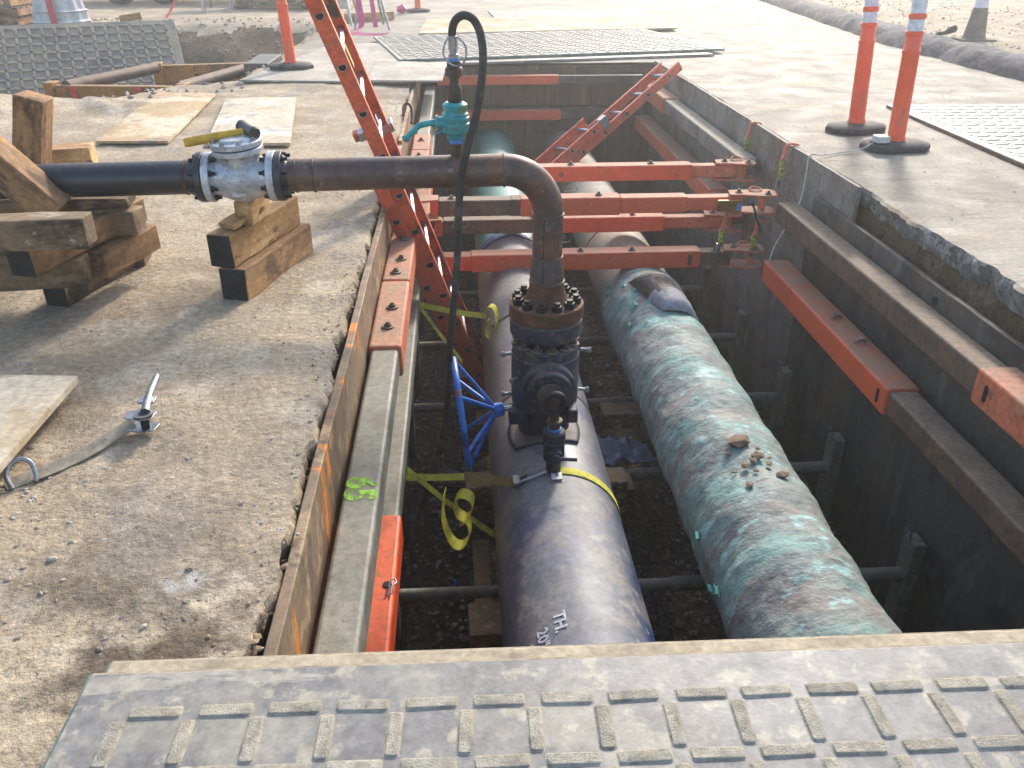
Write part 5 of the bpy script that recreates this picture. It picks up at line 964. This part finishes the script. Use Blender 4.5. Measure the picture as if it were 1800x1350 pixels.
for a, b in ((Vector((-3.85, 8.9, -.12)), Vector((-3.38, 10.2, -.12))), (Vector((-2.72, 8.75, -.12)), Vector((-2.26, 10.38, -.12)))):
    build(MB().cyl(a, b, .06, 16), 'spreader', 'brown_steel', sh)
for x_ in (-3.75, -3.1): build(MB().ribbon([(x_, 8.7 - (x_ + 3.1) * .1, -.1), (x_ + .02, 8.69 - (x_ + 3.1) * .1, -.2), (x_ + .05, 8.69 - (x_ + 3.1) * .1, -.32)], (.05, 0, 0), .003), 'ribbon', 'red_tape', sh)
o = build(MB().box((-2.2, 9.3, -1.2), (-1.95, 10.1, .03)), 'steel_plate', 'sheet', bevel=.01); tag(o, 'dark steel plate standing at the right end of the left excavation', 'steel plate')
bag = thing('bulk_bag', 'white pleated bulk bag with red ribbon and green print behind the leaning mat', 'bulk bag', (-5.85, 13.9, 0))
fl = lambda a, z: .045 * math.sin(a * 11 + z * 3) + .03 * math.sin(a * 5 + 1)
build(MB().lathe([(.4, -.1), (.38, .05), (.4, .07), (.36, .1), (.36, .2), (.385, .215), (.34, .24), (.3, .45), (.25, .75), (.2, 1.0), (.1, 1.1)], (-5.85, 13.9, 0), n=66, flute=fl), 'bag', 'canvas', bag)
build(MB().ribbon([(-5.78, 13.47, -.02), (-5.8, 13.5, .2), (-5.84, 13.56, .5), (-5.88, 13.62, .8)], (.09, 0, 0), .004), 'ribbon', 'red_tape', bag)
build(MB().ribbon([(-6.0, 13.56, .42), (-6.0, 13.59, .62)], (.12, .0, 0), .004), 'print', 'green_sign', bag)
for k, (dx, zz) in enumerate(((0, 0), (.05, .13), (-.03, .26))):
    t = thing('pallet', ['lowest', 'middle', 'top'][k] + ' wooden pallet of the stack left of the white bulk bag', 'pallet', (-7.0, 14.4, zz), 'stacked pallets')
    for i in range(6): build(MB().box((-7.6 + dx, 13.9 + i * .17, zz + .1), (-6.5 + dx, 14.0 + i * .17, zz + .122)), 'deck_board', 'timber_old', t)
    for i in range(3): build(MB().box((-7.6 + dx + i * .5, 13.9, zz + .01), (-7.5 + dx + i * .5, 14.85, zz + .1)), 'stringer', 'timber', t)
dm = thing('dumpster', 'dark green dumpster at the top left corner', 'dumpster', (-8.6, 17.5, 0))
build(MB().box((-10.5, 16.9, .2), (-7.4, 18.5, 1.6)), 'bin', 'dumpster', dm, bevel=.03)
for i in range(6): build(MB().box((-10.4 + i * .58, 16.82, .2), (-10.3 + i * .58, 16.9, 1.55)), 'rib', 'dumpster', dm)
tr = thing('trailer', 'dark flat trailer with black tyres parked at the back', 'trailer', (-5.6, 18.6, 0))
build(MB().box((-7.4, 18.2, .52), (-2.6, 20.2, .66)), 'deck', 'sheet', tr, bevel=.02); build(MB().box((-7.3, 18.3, .36), (-2.7, 18.42, .52)), 'chassis_beam', 'sheet', tr)
for x_ in (-6.5, -5.65):
    wh = build(MB().lathe([(.2, -.11), (.33, -.11), (.36, -.07), (.36, .07), (.33, .11), (.2, .11)], (x_, 18.35, .36), (0, -1, 0), 36), 'tyre', 'tyre', tr)
    build(MB().lathe([(.2, 0), (.19, .05), (.08, .06), (.07, .1)], (x_, 18.3, .36), (0, -1, 0), 24), 'rim', 'alu', wh)
for i in range(9):
    o = beam('plank', (-4.0 + .08 * random.random(), 17.2 + .02 * i, .04 + i * .05), (-2.35 + .15 * random.random(), 17.15, .04 + i * .05), .7, .045, 'timber_old', ['lowest board', 'second board', 'third board', 'fourth board', 'fifth board', 'sixth board', 'seventh board', 'eighth board', 'topmost board'][i] + ' in the lumber stack behind the excavation', 'board', 'boards in the lumber stack')
bc = thing('barricade', 'orange and white striped barricade panel left of the lumber stack', 'barricade', (-4.3, 17.2, 0))
build(MB().box((-4.62, 17.1, .3), (-4.0, 17.13, .75)), 'panel', 'reflect', bc)
for i in range(3): build(MB().prism([(-4.6 + i * .21, .302), (-4.5 + i * .21, .302), (-4.44 + i * .21, .748), (-4.54 + i * .21, .748)], 0, .004, Matrix(((1, 0, 0, 0), (0, 0, -1, 17.098), (0, 1, 0, 0), (0, 0, 0, 1)))), 'stripe', 'barricade_orange', bc)
for x_ in (-4.55, -4.07):
    for d_ in (-.25, .25): build(MB().cyl((x_, 17.14, .75), (x_, 17.14 + d_, 0), .018, 8), 'leg', 'alu', bc)
o = build(MB().lathe([(.035, 0), (.035, .9)], (-4.4, 16.3, -.02), n=12), 'steel_post', 'alu'); tag(o, 'thin grey steel post standing before the striped barricade', 'post')
o = build(MB().ribbon(catmull([(-4.55, 16.0, .75), (-4.62, 15.6, .3), (-4.68, 15.0, .0), (-4.72, 14.4, -.1)]), (.05, 0, 0), .003), 'flagging_tape', 'red_tape'); tag(o, 'red flagging tape running down into the left excavation', 'flagging tape')
sn = thing('sign_stand', 'grey folding sign stand behind the ladder top', 'sign stand', (-1.75, 14.0, 0))
for s_ in (-1, 1):
    build(MB().tube([(-1.75 + s_ * .03, 13.95, .95), (-1.75 + s_ * .19, 13.7, .0)], .02, 8), 'leg', 'alu', sn); build(MB().tube([(-1.72 + s_ * .03, 14.0, .95), (-1.72 + s_ * .2, 14.5, .0)], .02, 8), 'leg', 'alu', sn)
build(MB().box((-1.87, 13.78, .22), (-1.62, 13.8, .42)), 'cross_plate', 'alu', sn)
s_2 = thing('tripod', 'steel tripod draped with pink flagging tape beyond the cover board', 'tripod', (-1.15, 13.3, 0))
for p in ((-1.45, 13.1), (-.95, 13.0), (-1.1, 13.9)): build(MB().tube([(-1.25, 13.4, 1.1), (p[0], p[1], 0)], .018, 8), 'leg', 'steel', s_2)
build(MB().lathe([(.05, 0), (.05, .25)], (-1.25, 13.4, .9), n=14), 'head', 'post', s_2)
pk = thing('flagging_tape', 'pink flagging tape hanging from the tripod and trailing on the ground', 'flagging tape', (-1.3, 12.8, 0))
build(MB().ribbon(catmull([(-1.4, 13.3, .9), (-1.38, 13.1, .5), (-1.33, 12.9, .1), (-1.38, 12.7, .03), (-1.42, 12.5, .015), (-1.2, 12.3, .012), (-.95, 12.25, .02)]), (.08, .03, .02), .004), 'strand', 'pink', pk)
build(MB().ribbon(catmull([(-1.3, 13.3, .9), (-1.2, 13.1, .5), (-1.13, 12.85, .05)]), (.06, .02, 0), .004), 'strand', 'pink', pk)
build(MB().ribbon(catmull([(-1.25, 13.4, .8), (-1.0, 13.7, .45), (-.75, 14.0, .55), (-.6, 14.3, .8)]), (.03, .02, .05), .004), 'strand', 'pink', pk)
o = build(MB().rock((-.93, 15.9, .07), .1, .8, 1), 'tape_bundle', 'pink'); tag(o, 'wadded bundle of pink tape on the concrete near the distant delineator', 'tape bundle')
beam('timber', (-1.7, 14.2, .07), (-1.0, 14.6, .07), .12, .12, 'timber_pale', 'short pale timber lying behind the pink tape', 'timber', TG)
o = beam('timber', (-5.15, 14.3, .06), (-4.85, 14.4, .1), .12, .1, 'timber_pale', 'wood block on the far rim of the left excavation', 'timber', TG)
# haze volume added over the site to imitate the lens veil
hz_ = build(MB().box((-62, -42, -3.2), (62, 92, 2.6)), 'haze', 'haze', smooth=0); tag(hz_, kind='stuff')
# prototypes that were only copied
for o in (BOLT, BB, BS, BK): bpy.data.objects.remove(o)
